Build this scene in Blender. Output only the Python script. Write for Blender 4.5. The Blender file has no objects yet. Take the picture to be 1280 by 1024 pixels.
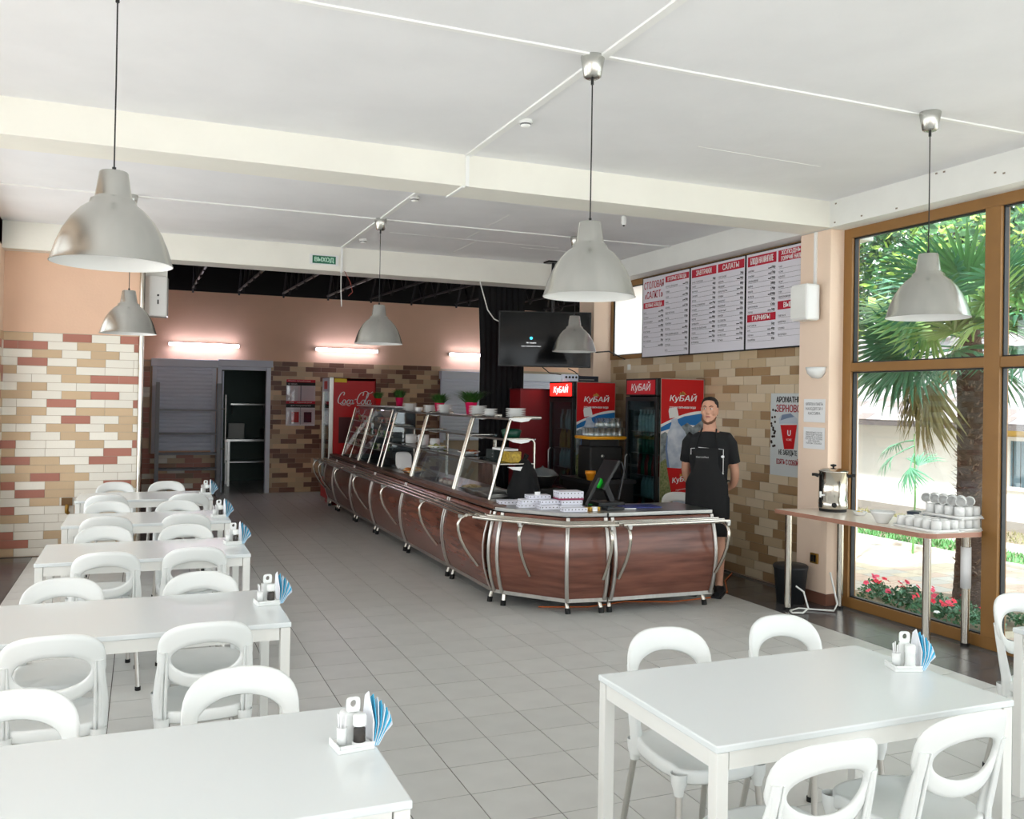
import bpy, bmesh, math, random
from math import sin, cos, pi, radians
from mathutils import Vector, Matrix, Quaternion
random.seed(7)
SC = bpy.context.scene
COL = SC.collection

# ---------------------------------------------------------------- camera
CAMZ = 1.73
YAW, PITCH, ROLL = 0.3915, 0.0082, 0.0170
FPX, CY = 1119.6, 491.9
_f = Vector((sin(YAW)*cos(PITCH), cos(YAW)*cos(PITCH), sin(PITCH)))
_r0 = Vector((cos(YAW), -sin(YAW), 0)); _u0 = _r0.cross(_f)
_r = cos(ROLL)*_r0 + sin(ROLL)*_u0; _u = -sin(ROLL)*_r0 + cos(ROLL)*_u0
cam_d = bpy.data.cameras.new('camera'); cam = bpy.data.objects.new('camera', cam_d); COL.objects.link(cam)
cam.matrix_world = Matrix(((_r.x, _u.x, -_f.x, 0), (_r.y, _u.y, -_f.y, 0), (_r.z, _u.z, -_f.z, CAMZ), (0, 0, 0, 1)))
cam_d.sensor_width = 36; cam_d.lens = FPX/1280*36; cam_d.shift_y = -(512-CY)/1280
cam_d.clip_start = .05; cam_d.clip_end = 200
SC.camera = cam

# ---------------------------------------------------------------- world, sun, exposure
w = bpy.data.worlds.new('overcast_sky'); SC.world = w; w.use_nodes = True
nt = w.node_tree; nt.nodes.clear()
o_ = nt.nodes.new('ShaderNodeOutputWorld'); b_ = nt.nodes.new('ShaderNodeBackground')
b_.inputs[0].default_value = (.90, .96, 1.0, 1); b_.inputs[1].default_value = 1.0
nt.links.new(b_.outputs[0], o_.inputs[0])
sun_d = bpy.data.lights.new('sun', 'SUN'); sun_d.energy = 2.2; sun_d.angle = radians(3); sun_d.color = (1, .98, .95)
sun = bpy.data.objects.new('sun', sun_d); COL.objects.link(sun)
sun.rotation_euler = Vector((.42, .30, -.86)).to_track_quat('-Z', 'Y').to_euler()
SC.view_settings.view_transform = 'Standard'; SC.view_settings.look = 'None'
SC.view_settings.gamma = 1; SC.view_settings.use_curve_mapping = False
SC.view_settings.exposure = 1.78

def portal(name, loc, normal, sx, sy):
    d = bpy.data.lights.new(name, 'AREA'); d.shape = 'RECTANGLE'; d.size = sx; d.size_y = sy; d.cycles.is_portal = True
    o = bpy.data.objects.new(name, d); COL.objects.link(o); o.location = loc
    o.rotation_euler = Vector(normal).to_track_quat('-Z', 'Y').to_euler()
portal('window_portal', (5.95, 2.3, 1.65), (-1, 0, 0), 7.6, 3.4)
portal('window_portal', (-1.7, 5.2, 1.8), (1, 0, 0), 10.6, 3.0)
portal('window_portal', (2.1, -1.7, 1.8), (0, 1, 0), 7.0, 3.0)

# ---------------------------------------------------------------- materials
def lin(c):
    return tuple((v/12.92 if v <= .04045 else ((v+.055)/1.055)**2.4) for v in c)
MATS = {}
def mat(name, c, rough=.5, metal=0., noise=0., nscale=8., spec=None, emit=0., bump=0., bscale=60., coat=0., c2=None, stretch=None, alpha=1., trans=0., srgb=True, ior=None, vary=0.):
    if name in MATS: return MATS[name]
    m = bpy.data.materials.new(name); m.use_nodes = True; MATS[name] = m
    N = m.node_tree.nodes; L = m.node_tree.links; p = N['Principled BSDF']
    col = lin(c) if srgb else c
    p.inputs['Base Color'].default_value = (*col, 1)
    p.inputs['Roughness'].default_value = rough; p.inputs['Metallic'].default_value = metal
    if spec is not None: p.inputs['Specular IOR Level'].default_value = spec
    if ior: p.inputs['IOR'].default_value = ior
    if coat: p.inputs['Coat Weight'].default_value = coat; p.inputs['Coat Roughness'].default_value = .12
    if trans: p.inputs['Transmission Weight'].default_value = trans
    if alpha < 1: p.inputs['Alpha'].default_value = alpha
    if emit: p.inputs['Emission Color'].default_value = (*col, 1); p.inputs['Emission Strength'].default_value = emit
    tc = None
    if noise or bump:
        tc = N.new('ShaderNodeTexCoord'); mp = N.new('ShaderNodeMapping')
        L.new(tc.outputs['Object'], mp.inputs[0])
        if stretch: mp.inputs['Scale'].default_value = stretch
    src = None
    if noise:
        t = N.new('ShaderNodeTexNoise'); t.inputs['Scale'].default_value = nscale; t.inputs['Detail'].default_value = 5
        L.new(mp.outputs[0], t.inputs['Vector'])
        mx = N.new('ShaderNodeMix'); mx.data_type = 'RGBA'
        d = lin(c2) if c2 else tuple(v*(1-noise) for v in col)
        mx.inputs[6].default_value = (*col, 1); mx.inputs[7].default_value = (*d, 1)
        cr = N.new('ShaderNodeMapRange'); cr.inputs[1].default_value = .35; cr.inputs[2].default_value = .68
        L.new(t.outputs[0], cr.inputs[0]); L.new(cr.outputs[0], mx.inputs[0]); src = mx.outputs[2]
    if vary:
        oi = N.new('ShaderNodeObjectInfo'); hs = N.new('ShaderNodeHueSaturation')
        mr = N.new('ShaderNodeMapRange'); mr.inputs[3].default_value = 1-vary; mr.inputs[4].default_value = 1+vary
        L.new(oi.outputs['Random'], mr.inputs[0]); L.new(mr.outputs[0], hs.inputs['Value'])
        if src: L.new(src, hs.inputs['Color'])
        else: hs.inputs['Color'].default_value = (*col, 1)
        src = hs.outputs[0]
    if src: L.new(src, p.inputs['Base Color'])
    if bump:
        t2 = N.new('ShaderNodeTexNoise'); t2.inputs['Scale'].default_value = bscale; t2.inputs['Detail'].default_value = 3
        L.new(mp.outputs[0], t2.inputs['Vector'])
        bp = N.new('ShaderNodeBump'); bp.inputs['Strength'].default_value = bump; bp.inputs['Distance'].default_value = .01
        L.new(t2.outputs[0], bp.inputs['Height']); L.new(bp.outputs[0], p.inputs['Normal'])
    return m
def glass(name, tint=(1, 1, 1), refl=.06, rough=.0):
    m = bpy.data.materials.new(name); m.use_nodes = True; MATS[name] = m
    N = m.node_tree.nodes; L = m.node_tree.links; N.clear()
    o = N.new('ShaderNodeOutputMaterial'); t = N.new('ShaderNodeBsdfTransparent'); g = N.new('ShaderNodeBsdfGlossy')
    t.inputs[0].default_value = (*tint, 1); g.inputs['Roughness'].default_value = rough
    lw = N.new('ShaderNodeLayerWeight'); lw.inputs[0].default_value = .5
    pw = N.new('ShaderNodeMath'); pw.operation = 'POWER'; pw.inputs[1].default_value = 5
    mul = N.new('ShaderNodeMath'); mul.operation = 'MULTIPLY_ADD'; mul.inputs[1].default_value = .85; mul.inputs[2].default_value = refl
    mx = N.new('ShaderNodeMixShader'); L.new(lw.outputs['Facing'], pw.inputs[0]); L.new(pw.outputs[0], mul.inputs[0]); L.new(mul.outputs[0], mx.inputs[0])
    L.new(t.outputs[0], mx.inputs[1]); L.new(g.outputs[0], mx.inputs[2]); L.new(mx.outputs[0], o.inputs[0])
    return m

M_white = mat('white_paint', (.93, .93, .91), .75, noise=.05, nscale=3, bump=.15, bscale=30)
M_beam = mat('cream_white_paint', (.96, .95, .91), .7, noise=.05, nscale=2, bump=.2, bscale=14)
M_ceil = mat('ceiling_whitewash', (.95, .95, .955), .8, noise=.06, nscale=1.6, bump=.25, bscale=9)
M_trim = mat('white_trim_strip', (.96, .96, .95), .55)
M_peach = mat('peach_plaster', (.93, .78, .67), .8, noise=.05, nscale=2.5, bump=.15, bscale=40)
M_peach2 = mat('pale_peach_plaster', (.96, .86, .77), .75, noise=.03, nscale=2.5, bump=.1, bscale=40)
M_grout = mat('wall_grout', (.74, .68, .60), .9)
M_fgrout = mat('floor_grout', (.36, .34, .32), .95)
M_tile = mat('light_grey_floor_tile', (.79, .79, .775), .33, noise=.07, nscale=5, vary=.035, spec=.5)
M_tile_d = mat('dark_slate_floor_tile', (.34, .33, .335), .22, noise=.3, nscale=4, vary=.08, spec=.6)
M_plast = mat('white_chair_plastic', (.91, .92, .91), .34, spec=.5)
M_table = mat('white_laminate', (.88, .90, .90), .22, spec=.5)
M_tabfr = mat('white_lacquered_frame', (.90, .90, .88), .4)
M_alu = mat('brushed_aluminium', (.80, .79, .77), .32, metal=1, noise=.12, nscale=30, stretch=(1, 1, .1))
M_shade = mat('spun_aluminium', (.78, .78, .76), .27, metal=1, noise=.10, nscale=12, stretch=(1, 1, .02))
M_shadein = mat('white_enamel', (.93, .93, .92), .4)
M_chrome = mat('polished_steel_tube', (.80, .78, .74), .16, metal=1)
M_steel = mat('satin_stainless_steel', (.74, .74, .73), .28, metal=1, noise=.12, nscale=20, stretch=(.1, 1, 1))
M_black = mat('black_plastic', (.05, .05, .055), .4)
M_rubber = mat('black_rubber', (.04, .04, .04), .7)
M_blackcloth = mat('black_fabric', (.045, .047, .055), .95, bump=.3, bscale=80)
M_wood = mat('walnut_laminate', (.50, .31, .25), .22, noise=.5, nscale=3.5, c2=(.36, .21, .165), stretch=(.7, .7, 7), spec=.55)
M_woodedge = mat('brown_wood_ledge', (.40, .27, .22), .35, noise=.3, nscale=5, stretch=(1, .3, 4))
M_bronze = mat('golden_brown_window_frame', (.58, .42, .23), .42, noise=.08, nscale=6, spec=.4)
M_gasket = mat('dark_window_gasket', (.10, .12, .14), .5)
M_deck = mat('dark_roof_deck', (.055, .06, .065), .8)
M_truss = mat('dark_painted_steel', (.10, .105, .11), .6)
M_strut = mat('galvanised_strut', (.50, .50, .48), .5, metal=.3)
M_porc = mat('white_porcelain', (.93, .93, .92), .18, spec=.5)
M_red = mat('red_print', (.78, .05, .08), .4)
M_crim = mat('crimson_print', (.76, .08, .20), .5)
M_maroon = mat('maroon_panel', (.45, .06, .09), .45)
M_ink = mat('black_ink', (.07, .07, .08), .6)
M_paper = mat('white_paper', (.93, .93, .93), .7)
M_board = mat('menu_board_white', (.88, .87, .90), .5)
M_shut = mat('pale_blue_grey_shutter', (.86, .89, .95), .45, spec=.4)
M_green = mat('grass_green', (.16, .36, .10), .7, noise=.4, nscale=30)
M_glass = glass('window_glass', (.97, .985, .98), .05)
M_dglass = glass('display_glass', (.90, .94, .95), .07)
M_shelfglass = glass('grey_shelf_glass', (.45, .50, .52), .10)
M_fglass = glass('fridge_door_glass', (.55, .66, .68), .09)

# ---------------------------------------------------------------- mesh builder
class MB:
    def __init__(s): s.v = []; s.f = []; s.sm = []; s.mi = []; s.cur = 0
    def add(s, vs, fs, smooth=False):
        b = len(s.v); s.v += [tuple(x) for x in vs]
        for f in fs: s.f.append(tuple(b+i for i in f)); s.sm.append(smooth); s.mi.append(s.cur)
        return s
    def box(s, x0, x1, y0, y1, z0, z1, m=None):
        vs = [(x, y, z) for z in (z0, z1) for y in (y0, y1) for x in (x0, x1)]
        if m is not None: vs = [m @ Vector(v) for v in vs]
        return s.add(vs, [(0, 2, 3, 1), (4, 5, 7, 6), (0, 1, 5, 4), (2, 6, 7, 3), (0, 4, 6, 2), (1, 3, 7, 5)])
    def cbox(s, c, d, m=None):
        return s.box(c[0]-d[0]/2, c[0]+d[0]/2, c[1]-d[1]/2, c[1]+d[1]/2, c[2]-d[2]/2, c[2]+d[2]/2, m)
    def quad(s, a, b, c, d, smooth=False): return s.add([a, b, c, d], [(0, 1, 2, 3)], smooth)
    def beam(s, p, q, wx, wz):
        p = Vector(p); q = Vector(q); d = q-p; L = d.length
        return s.box(-wx/2, wx/2, 0, L, -wz/2, wz/2, Matrix.Translation(p) @ d.to_track_quat('Y', 'Z').to_matrix().to_4x4())
    def tube(s, pts, r, n=8, closed=False, cap=True):
        P = [Vector(p) for p in pts]; rr = r if isinstance(r, (list, tuple)) else [r]*len(P)
        k = len(P); T = []
        for i in range(k):
            a = P[(i-1) % k] if (i > 0 or closed) else P[i]; b = P[(i+1) % k] if (i < k-1 or closed) else P[i]
            t = (b-a); T.append(t.normalized() if t.length > 1e-9 else Vector((0, 0, 1)))
        up = Vector((0, 0, 1)) if abs(T[0].z) < .9 else Vector((0, 1, 0))
        nrm = (up - T[0]*up.dot(T[0])).normalized(); vs = []
        for i in range(k):
            nrm = (nrm - T[i]*nrm.dot(T[i]))
            nrm = nrm.normalized() if nrm.length > 1e-6 else T[i].orthogonal().normalized()
            bi = T[i].cross(nrm)
            for j in range(n):
                a = 2*pi*j/n; vs.append(P[i]+(nrm*cos(a)+bi*sin(a))*rr[i])
        fs = []
        for i in range(k if closed else k-1):
            i2 = (i+1) % k
            for j in range(n): fs.append((i*n+j, i*n+(j+1) % n, i2*n+(j+1) % n, i2*n+j))
        s.add(vs, fs, True)
        if cap and not closed:
            s.add(vs[:n], [tuple(range(n))[::-1]]); s.add(vs[-n:], [tuple(range(n))])
        return s
    def lathe(s, prof, c=(0, 0, 0), n=16, m=None, smooth=True, cap=False):
        vs = []
        for r, z in prof:
            for j in range(n):
                a = 2*pi*j/n; v = Vector((r*cos(a), r*sin(a), z))
                if m is not None: v = m @ v
                vs.append(v+Vector(c))
        fs = [(i*n+j, i*n+(j+1) % n, (i+1)*n+(j+1) % n, (i+1)*n+j) for i in range(len(prof)-1) for j in range(n)]
        s.add(vs, fs, smooth)
        if cap:
            s.add(vs[:n], [tuple(range(n))[::-1]]); s.add(vs[-n:], [tuple(range(n))])
        return s
    def cyl(s, c, r, h, n=12, r2=None):
        return s.lathe([(r, 0), (r2 if r2 is not None else r, h)], c, n, cap=True)
    def prism(s, poly, z0, z1, m=None):
        n = len(poly); vs = [Vector((x, y, z0)) for x, y in poly]+[Vector((x, y, z1)) for x, y in poly]
        if m is not None: vs = [m @ v for v in vs]
        return s.add(vs, [tuple(range(n))[::-1], tuple(range(n, 2*n))]+[(i, (i+1) % n, n+(i+1) % n, n+i) for i in range(n)])
    def ball(s, c, r, n=10, sc=(1, 1, 1)):
        k = max(4, n//2); prof = [(max(1e-4, cos(a))*r, sin(a)*r) for a in [(-pi/2+pi*i/k) for i in range(k+1)]]
        return s.lathe(prof, c, n, Matrix.Diagonal((*sc, 1)))
    def grid(s, rows, smooth=True, closed=False):
        n = len(rows[0]); vs = [p for r in rows for p in r]; fs = []
        for i in range(len(rows)-1):
            for j in range(n if closed else n-1):
                j2 = (j+1) % n; fs.append((i*n+j, i*n+j2, (i+1)*n+j2, (i+1)*n+j))
        return s.add(vs, fs, smooth)
    def mesh(s, name, mats):
        me = bpy.data.meshes.new(name); me.from_pydata(s.v, [], s.f)
        mats = mats if isinstance(mats, (list, tuple)) else [mats]
        for m in mats: me.materials.append(m)
        me.polygons.foreach_set('use_smooth', s.sm); me.polygons.foreach_set('material_index', s.mi)
        me.validate(); me.update(); return me
def place(name, me, parent=None, loc=None, rot=None, bev=0.):
    o = bpy.data.objects.new(name, me); COL.objects.link(o)
    if parent: o.parent = parent
    if loc is not None: o.location = loc
    if rot is not None: o.rotation_euler = rot
    if bev:
        b = o.modifiers.new('bevel', 'BEVEL'); b.width = bev; b.segments = 2; b.limit_method = 'ANGLE'; b.angle_limit = radians(40)
    return o
def part(name, mb, mats, parent=None, bev=0., label=None, kind=None):
    o = place(name, mb.mesh(name, mats), parent, bev=bev)
    if label: o['label'] = label
    if kind: o['kind'] = kind
    return o
def thing(name, label, cat, loc=(0, 0, 0), rz=0., group=None):
    o = bpy.data.objects.new(name, None); COL.objects.link(o); o.location = loc; o.rotation_euler = (0, 0, rz)
    o.empty_display_size = .1; o['label'] = label; o['category'] = cat
    if group: o['group'] = group
    return o
def single(name, mb, mats, label, cat, loc=(0, 0, 0), rz=0., group=None, bev=0.):
    o = part(name, mb, mats, bev=bev); o.location = loc; o.rotation_euler = (0, 0, rz)
    o['label'] = label; o['category'] = cat
    if group: o['group'] = group
    return o
def struct(name, mb, mats, parent=None, bev=0.):
    o = part(name, mb, mats, parent, bev)
    if not parent: o['kind'] = 'structure'
    return o
def dup(root, loc, rz=None, label=None, group=None, par=None):
    r = root.copy(); COL.objects.link(r); r.location = loc
    if rz is not None: r.rotation_euler = (0, 0, rz)
    if label: r['label'] = label
    if group: r['group'] = group
    for ch in list(root.children):
        c = ch.copy(); COL.objects.link(c); c.parent = r
        for g in ch.children:
            d = g.copy(); COL.objects.link(d); d.parent = c
    return r
# flat lettering: text converted to mesh, standing in the plane (origin, right, up)
_tc = {}
def text_geo(s):
    if s not in _tc:
        cu = bpy.data.curves.new('t', 'FONT'); cu.body = s; cu.size = 1; cu.resolution_u = 2
        ob = bpy.data.objects.new('t', cu); COL.objects.link(ob)
        me = bpy.data.meshes.new_from_object(ob)
        _tc[s] = ([tuple(v.co) for v in me.vertices], [tuple(p.vertices) for p in me.polygons])
        bpy.data.objects.remove(ob); bpy.data.curves.remove(cu); bpy.data.meshes.remove(me)
    return _tc[s]
def text(mb, s, org, right, up, h, width=None, align='l', shear=0., bold=0.):
    vs, fs = text_geo(s)
    if not vs: return
    x0 = min(v[0] for v in vs); x1 = max(v[0] for v in vs); k = h/.72
    kx = k if width is None else width/max(.01, x1-x0)
    wd = (x1-x0)*kx; off = {'l': 0, 'c': -wd/2, 'r': -wd}[align]
    R = Vector(right).normalized(); U = Vector(up).normalized(); O = Vector(org); Nn = R.cross(U)
    offs = [(0, 0)] if not bold else [(-bold, 0), (bold, 0), (0, bold*.6)]
    for i, (bx, by) in enumerate(offs):
        mb.add([O+R*((v[0]-x0)*kx+off+v[1]*k*shear+bx)+U*(v[1]*k+by)+Nn*(.0002*i) for v in vs], fs)
# ================================================================ SETTING
def shared_box(name, dx, dy, dz, m, ch=.0):
    return MB().box(-dx/2, dx/2, -dy/2, dy/2, -dz/2, dz/2).mesh(name, m)
def seen(p, marg=20):
    d = Vector(p)-Vector((0, 0, CAMZ)); z = d.dot(_f)
    if z < .3: return None
    x = 640+FPX*d.dot(_r)/z; y = CY-FPX*d.dot(_u)/z
    return z if (-marg < x < 1280+marg and -marg < y < 1024+marg) else None
# ---- floor with single tiles
fl = MB().box(-1.7, 5.78, -1.8, 10.8, -.14, -.012); fl.box(-1.7, 8.6, 10.8, 19.2, -.14, -.012)
fl.box(-1.62, 5.66, -1.7, 10.8, -.012, -.0035); fl.box(-.02, 8.5, 10.8, 16.57, -.012, -.0035); fl.box(.9, 3.6, 16.57, 19.1, -.012, -.0035)
floor = struct('floor', fl, M_fgrout)
T = .30015; X0 = 1.3653; Y0 = 4.6042
tile_l = shared_box('floor_tile', T-.005, T-.005, .0115, M_tile); tile_d = shared_box('dark_floor_tile', T-.004, T-.004, .0115, M_tile_d)
cand = []
for i in range(-11, 26):
    for j in range(-22, 50):
        x = X0+(i+.5)*T; y = Y0+(j+.5)*T
        if y > 10.75:
            if x < .05 or x > 8.4: continue
            if y > 16.5 and not (.95 < x < 3.5): continue
        elif x > 5.60 or x < -1.55: continue
        dark = x > 4.96 or (x < -1.03 and y < 10.8)
        d = seen((x, y, 0), 60)
        hid = (y < 2.2 and -.6 < x < .7)
        cand.append((d if (d and not hid) else 999, x, y, dark))
cand.sort()
rest = MB()
for k, (d, x, y, dark) in enumerate(cand):
    if k < 296 and d < 999:
        place('floor_tile', tile_d if dark else tile_l, floor, (x, y, -.0058+random.uniform(-.0004, .0004)))
    else:
        rest.cur = 1 if dark else 0
        rest.box(x-T/2+.0025, x+T/2-.0025, y-T/2+.0025, y+T/2-.0025, -.0115, 0)
part('floor_tiling', rest, [M_tile, M_tile_d], floor, kind='stuff')

# ---- bricks
BL, BH = .282, .0876
bc = {'cream': mat('cream_glazed_brick', (.94, .92, .87), .38, vary=.05, bump=.1, bscale=20), 'tan': mat('tan_glazed_brick', (.82, .71, .57), .4, vary=.06, bump=.1, bscale=20),
      'terra': mat('terracotta_glazed_brick', (.71, .46, .39), .4, vary=.08, bump=.1, bscale=20),
      'sand': mat('sand_brick', (.76, .67, .54), .45, vary=.06, bump=.1, bscale=20), 'ochre': mat('ochre_brick', (.62, .50, .36), .45, vary=.07, bump=.1, bscale=20),
      'pale': mat('pale_sand_brick', (.82, .75, .64), .45, vary=.05, bump=.1, bscale=20),
      'brown': mat('brown_brick', (.45, .31, .25), .45, vary=.1, bump=.1, bscale=20), 'taupe': mat('taupe_brick', (.60, .47, .38), .45, vary=.08, bump=.1, bscale=20)}
bmesh_ = {k: MB().box(-.5, .5, -.003, .003, -BH/2+.0022, BH/2-.0022).mesh('brick', m) for k, m in bc.items()}
def bricks(parent, org, ux, nrm, ulen, ztop, rows, cols, holes=(), limit=300, seed=1, shift=(0, .5)):
    rnd = random.Random(seed); U = Vector(ux); Nn = Vector(nrm); O = Vector(org); out = []
    for r in range(rows):
        z = ztop-(r+.5)*BH; off = shift[r % len(shift)]*BL; k = 0; last = None
        a = -off
        while a < ulen:
            s, e = max(a, 0), min(a+BL, ulen); a += BL
            c = rnd.choice(cols)
            if c == last and rnd.random() < .6: c = rnd.choice(cols)
            last = c
            for (h0, h1, z0, z1) in holes:
                if z0 < z < z1:
                    if s >= h0 and e <= h1: s = e = 0
                    elif s < h0 < e: e = h0
                    elif s < h1 < e: s = h1
            if e-s < .03: continue
            p = O+U*((s+e)/2)+Nn*.004+Vector((0, 0, z)); d = seen(p, 5)
            out.append((d if d else 999, p, e-s, c))
    out.sort(key=lambda t: t[0]); restb = MB(); ks = sorted(set(cols)); ang = math.atan2(U.y, U.x)
    for i, (d, p, L, c) in enumerate(out):
        if i < limit and d < 999:
            b = place('brick', bmesh_[c], parent, p, (0, 0, ang)); b.scale = (L-.004, 1, 1)
        else:
            restb.cur = ks.index(c)
            restb.box(-.5*L+.002, .5*L-.002, -.003, .003, -BH/2+.002, BH/2-.002, Matrix.Translation(p) @ Matrix.Rotation(ang, 4, 'Z'))
    if restb.f: part('brickwork', restb, [bc[k] for k in ks], parent, kind='stuff')
PAL = ['cream', 'cream', 'cream', 'tan', 'tan', 'terra']
# wall at the left, with its brick cladding
wl = MB(); wl.cur = 0; wl.box(-1.7, -.045, 10.7, 10.95, -.1, 3.6); wl.cur = 1; wl.box(-1.36, -.045, 10.697, 10.70, 0, 2.37)
wall_left = struct('wall_left', wl, [M_peach, M_grout])
bricks(wall_left, (-1.36, 10.697, 0), (1, 0, 0), (0, -1, 0), 1.315, 2.366, 27, PAL, seed=5, shift=(.0, .5, .02, .5, .52, .02, .5, .0, .5, .5))
# side wall of the room on the left: pilasters between tall windows
for k, (a, b) in enumerate(((-1.8, -.6), (3.4, 3.8), (6.1, 6.5), (10.3, 10.7))):
    q = MB(); q.cur = 0; q.box(-1.7, -1.36, a, b, -.1, 3.6)
    if k == 3: q.cur = 1; q.box(-1.36, -1.357, a, b, 0, 2.37)
    s = struct('wall_left', q, [M_peach2, M_grout])
    if k == 3: bricks(s, (-1.357, b, 0), (0, -1, 0), (1, 0, 0), b-a, 2.366, 27, PAL, seed=9)
q = MB(); q.box(-1.7, -1.5, -1.8, 10.7, -.1, .35); q.box(-1.7, -1.36, -1.8, 10.7, 3.25, 3.6)
struct('wall_left', q, M_peach2)
q = MB()
for y0 in (-.6, 3.8, 6.5):
    y1 = {-.6: 3.4, 3.8: 6.1, 6.5: 10.3}[y0]; n = 3 if y1-y0 > 3 else 2
    for i in range(n+1):
        y = y0+(y1-y0)*i/n; q.box(-1.66, -1.58, y-.04, y+.04, .35, 3.25)
    q.box(-1.66, -1.58, y0, y1, .35, .43); q.box(-1.66, -1.58, y0, y1, 3.17, 3.25); q.box(-1.66, -1.58, y0, y1, 2.03, 2.10)
struct('window_3', q, M_bronze)
# wall behind the photographer: low wall, piers, glazing bars
q = MB(); q.box(-1.7, 5.9, -1.85, -1.7, -.1, .5); q.box(-1.7, 5.9, -1.85, -1.7, 3.2, 3.6); q.box(-1.7, -1.2, -1.85, -1.7, .5, 3.2); q.box(1.9, 2.3, -1.85, -1.7, .5, 3.2); q.box(5.4, 5.9, -1.85, -1.7, .5, 3.2)
struct('wall_front', q, M_peach2)
# back wall of the serving hall
q = MB(); q.cur = 0
q.box(-.3, 1.29, 16.57, 16.8, 0, 3.55); q.box(2.10, 8.6, 16.57, 16.8, 0, 3.55); q.box(1.29, 2.10, 16.57, 16.8, 2.25, 3.55)
q.cur = 1; q.box(0, .15, 16.567, 16.57, 0, 2.33); q.box(.15, 1.29, 16.567, 16.57, 0, .72); q.box(2.10, 8.5, 16.567, 16.57, 0, 2.33)
wall_back = struct('wall_back', q, [M_peach, M_grout])
bricks(wall_back, (0, 16.567, 0), (1, 0, 0), (0, -1, 0), 1.24, 2.30, 26, ['cream', 'tan', 'terra', 'terra', 'taupe'], holes=((.12, 1.24, .70, 2.4),), limit=60, seed=21)
bricks(wall_back, (2.13, 16.567, 0), (1, 0, 0), (0, -1, 0), 3.2, 2.37, 27, ['brown', 'taupe', 'taupe', 'tan', 'sand', 'brown'], limit=238, seed=23, shift=(.3, .8, .35, .85, .3, .8))
q = MB(); q.box(-.3, -.02, 10.95, 16.8, 0, 3.55); struct('wall_hall_left', q, M_peach)
q = MB(); q.box(8.5, 8.75, 10.8, 16.8, 0, .7); q.box(8.5, 8.75, 10.8, 16.8, 3.3, 3.55); q.box(8.5, 8.75, 10.8, 11.3, .7, 3.3); q.box(8.5, 8.75, 16.3, 16.8, .7, 3.3); q.box(5.69, 8.6, 10.8, 10.95, 0, 3.6); struct('wall_hall_right', q, M_peach)  # unseen side wall; its wide opening is added to let daylight into the hall
# dark open roof beyond the second beam
q = MB(); q.box(-.3, 8.75, 10.7, 16.8, 4.35, 4.45); q.box(-.3, 8.75, 16.55, 16.8, 3.55, 4.4); q.box(-.3, 8.75, 10.86, 10.95, 3.62, 4.4); q.box(-.35, -.3, 10.8, 16.8, 3.4, 4.4); q.box(8.7, 8.8, 10.8, 16.8, 3.4, 4.4)
for i in range(7): q.box(-.3, 8.7, 11.2+i*.8, 11.26+i*.8, 4.1, 4.35)
for i in range(60): q.box(-.3+i*.15, -.25+i*.15, 10.95, 16.55, 4.33, 4.36)
struct('roof_deck', q, M_deck)
for k, x in enumerate((-.02, .78, 1.55, 2.32, 3.12, 3.92, 4.7, 5.6, 6.5, 7.5)):
    t = thing('roof_truss', 'dark steel roof truss over the serving hall, %s from the left' % ('first', 'second', 'third', 'fourth', 'fifth', 'sixth', 'seventh', 'eighth', 'ninth', 'tenth')[k], 'truss', (x, 10.9, 0), 0, 'dark trusses under the open roof')
    part('bottom_chord', MB().beam((0, 0, 3.47), (0, 5.64, 3.60), .03, .03), M_strut if k in (1, 2, 3, 4) else M_truss, t)
    part('top_chord', MB().beam((0, 0, 4.05), (0, 5.64, 4.05), .06, .08), M_truss, t)
    for j in range(7):
        yy = .15+j*.78
        part('web_bar', MB().beam((0, yy, 3.5), (0, yy+.39, 4.02), .03, .03).beam((0, yy+.39, 4.02), (0, yy+.75, 3.52), .03, .03), M_truss, t)
# ---- ceiling
q = MB(); q.box(-4.2, 6.0, -4.2, 10.5, 3.5, 3.75); ceiling = struct('ceiling', q, M_ceil)  # runs past left and front walls: unseen overhang added to keep sun out
tr = [MB().box(2.12, 2.165, -1.7, 6.1, 3.488, 3.503), MB().box(2.12, 2.165, 6.46, 10.5, 3.488, 3.503), MB().box(-1.5, 5.46, 4.035, 4.065, 3.49, 3.503), MB().box(-1.5, 5.46, 8.63, 8.66, 3.488, 3.503),
      MB().box(2.125, 2.15, 6.085, 6.1, 3.27, 3.5), MB().box(2.125, 2.15, 10.485, 10.5, 3.2, 3.5), MB().box(2.10, 2.125, 6.10, 6.46, 3.262, 3.275)]
for k, m in enumerate(tr): struct('trim_%d' % (k+1), m, M_trim)
q = MB()
for x0, y0, x1, y1 in ((.1, 3.2, .5, 3.35), (-.6, 3.6, -.1, 3.72), (.8, 7.4, 1.9, 7.42), (3.2, 7.9, 3.25, 9.3), (4.0, 9.5, 5.2, 9.52), (3.5, 5.2, 4.6, 5.25), (2.4, 9.3, 4.4, 9.33), (3.4, 9.3, 3.42, 10.2)):
    q.beam((x0, y0, 3.4995), (x1, y1, 3.4995), .008, .004)
struct('trim_8', q, M_trim)
q = MB().box(-1.6, 5.46, 6.1, 6.46, 3.272, 3.52); struct('ceiling_beam', q, M_beam)
q = MB().box(-1.6, 5.69, 10.5, 10.86, 3.215, 3.65); struct('ceiling_beam', q, M_beam)
q = MB().box(5.46, 5.95, -1.7, 10.5, 3.272, 3.55); q.box(5.69, 5.95, 6.1, 10.8, 3.2, 3.6); struct('ceiling_beam', q, M_white)
q = MB()
for y, z in ((3.9, 3.31), (4.4, 3.35), (4.47, 3.37), (5.35, 3.29), (5.72, 3.30), (6.02, 3.46), (6.03, 3.30), (4.9, 3.475), (4.97, 3.478)): q.box(5.457, 5.462, y, y+.018, z, z+.012)
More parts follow.
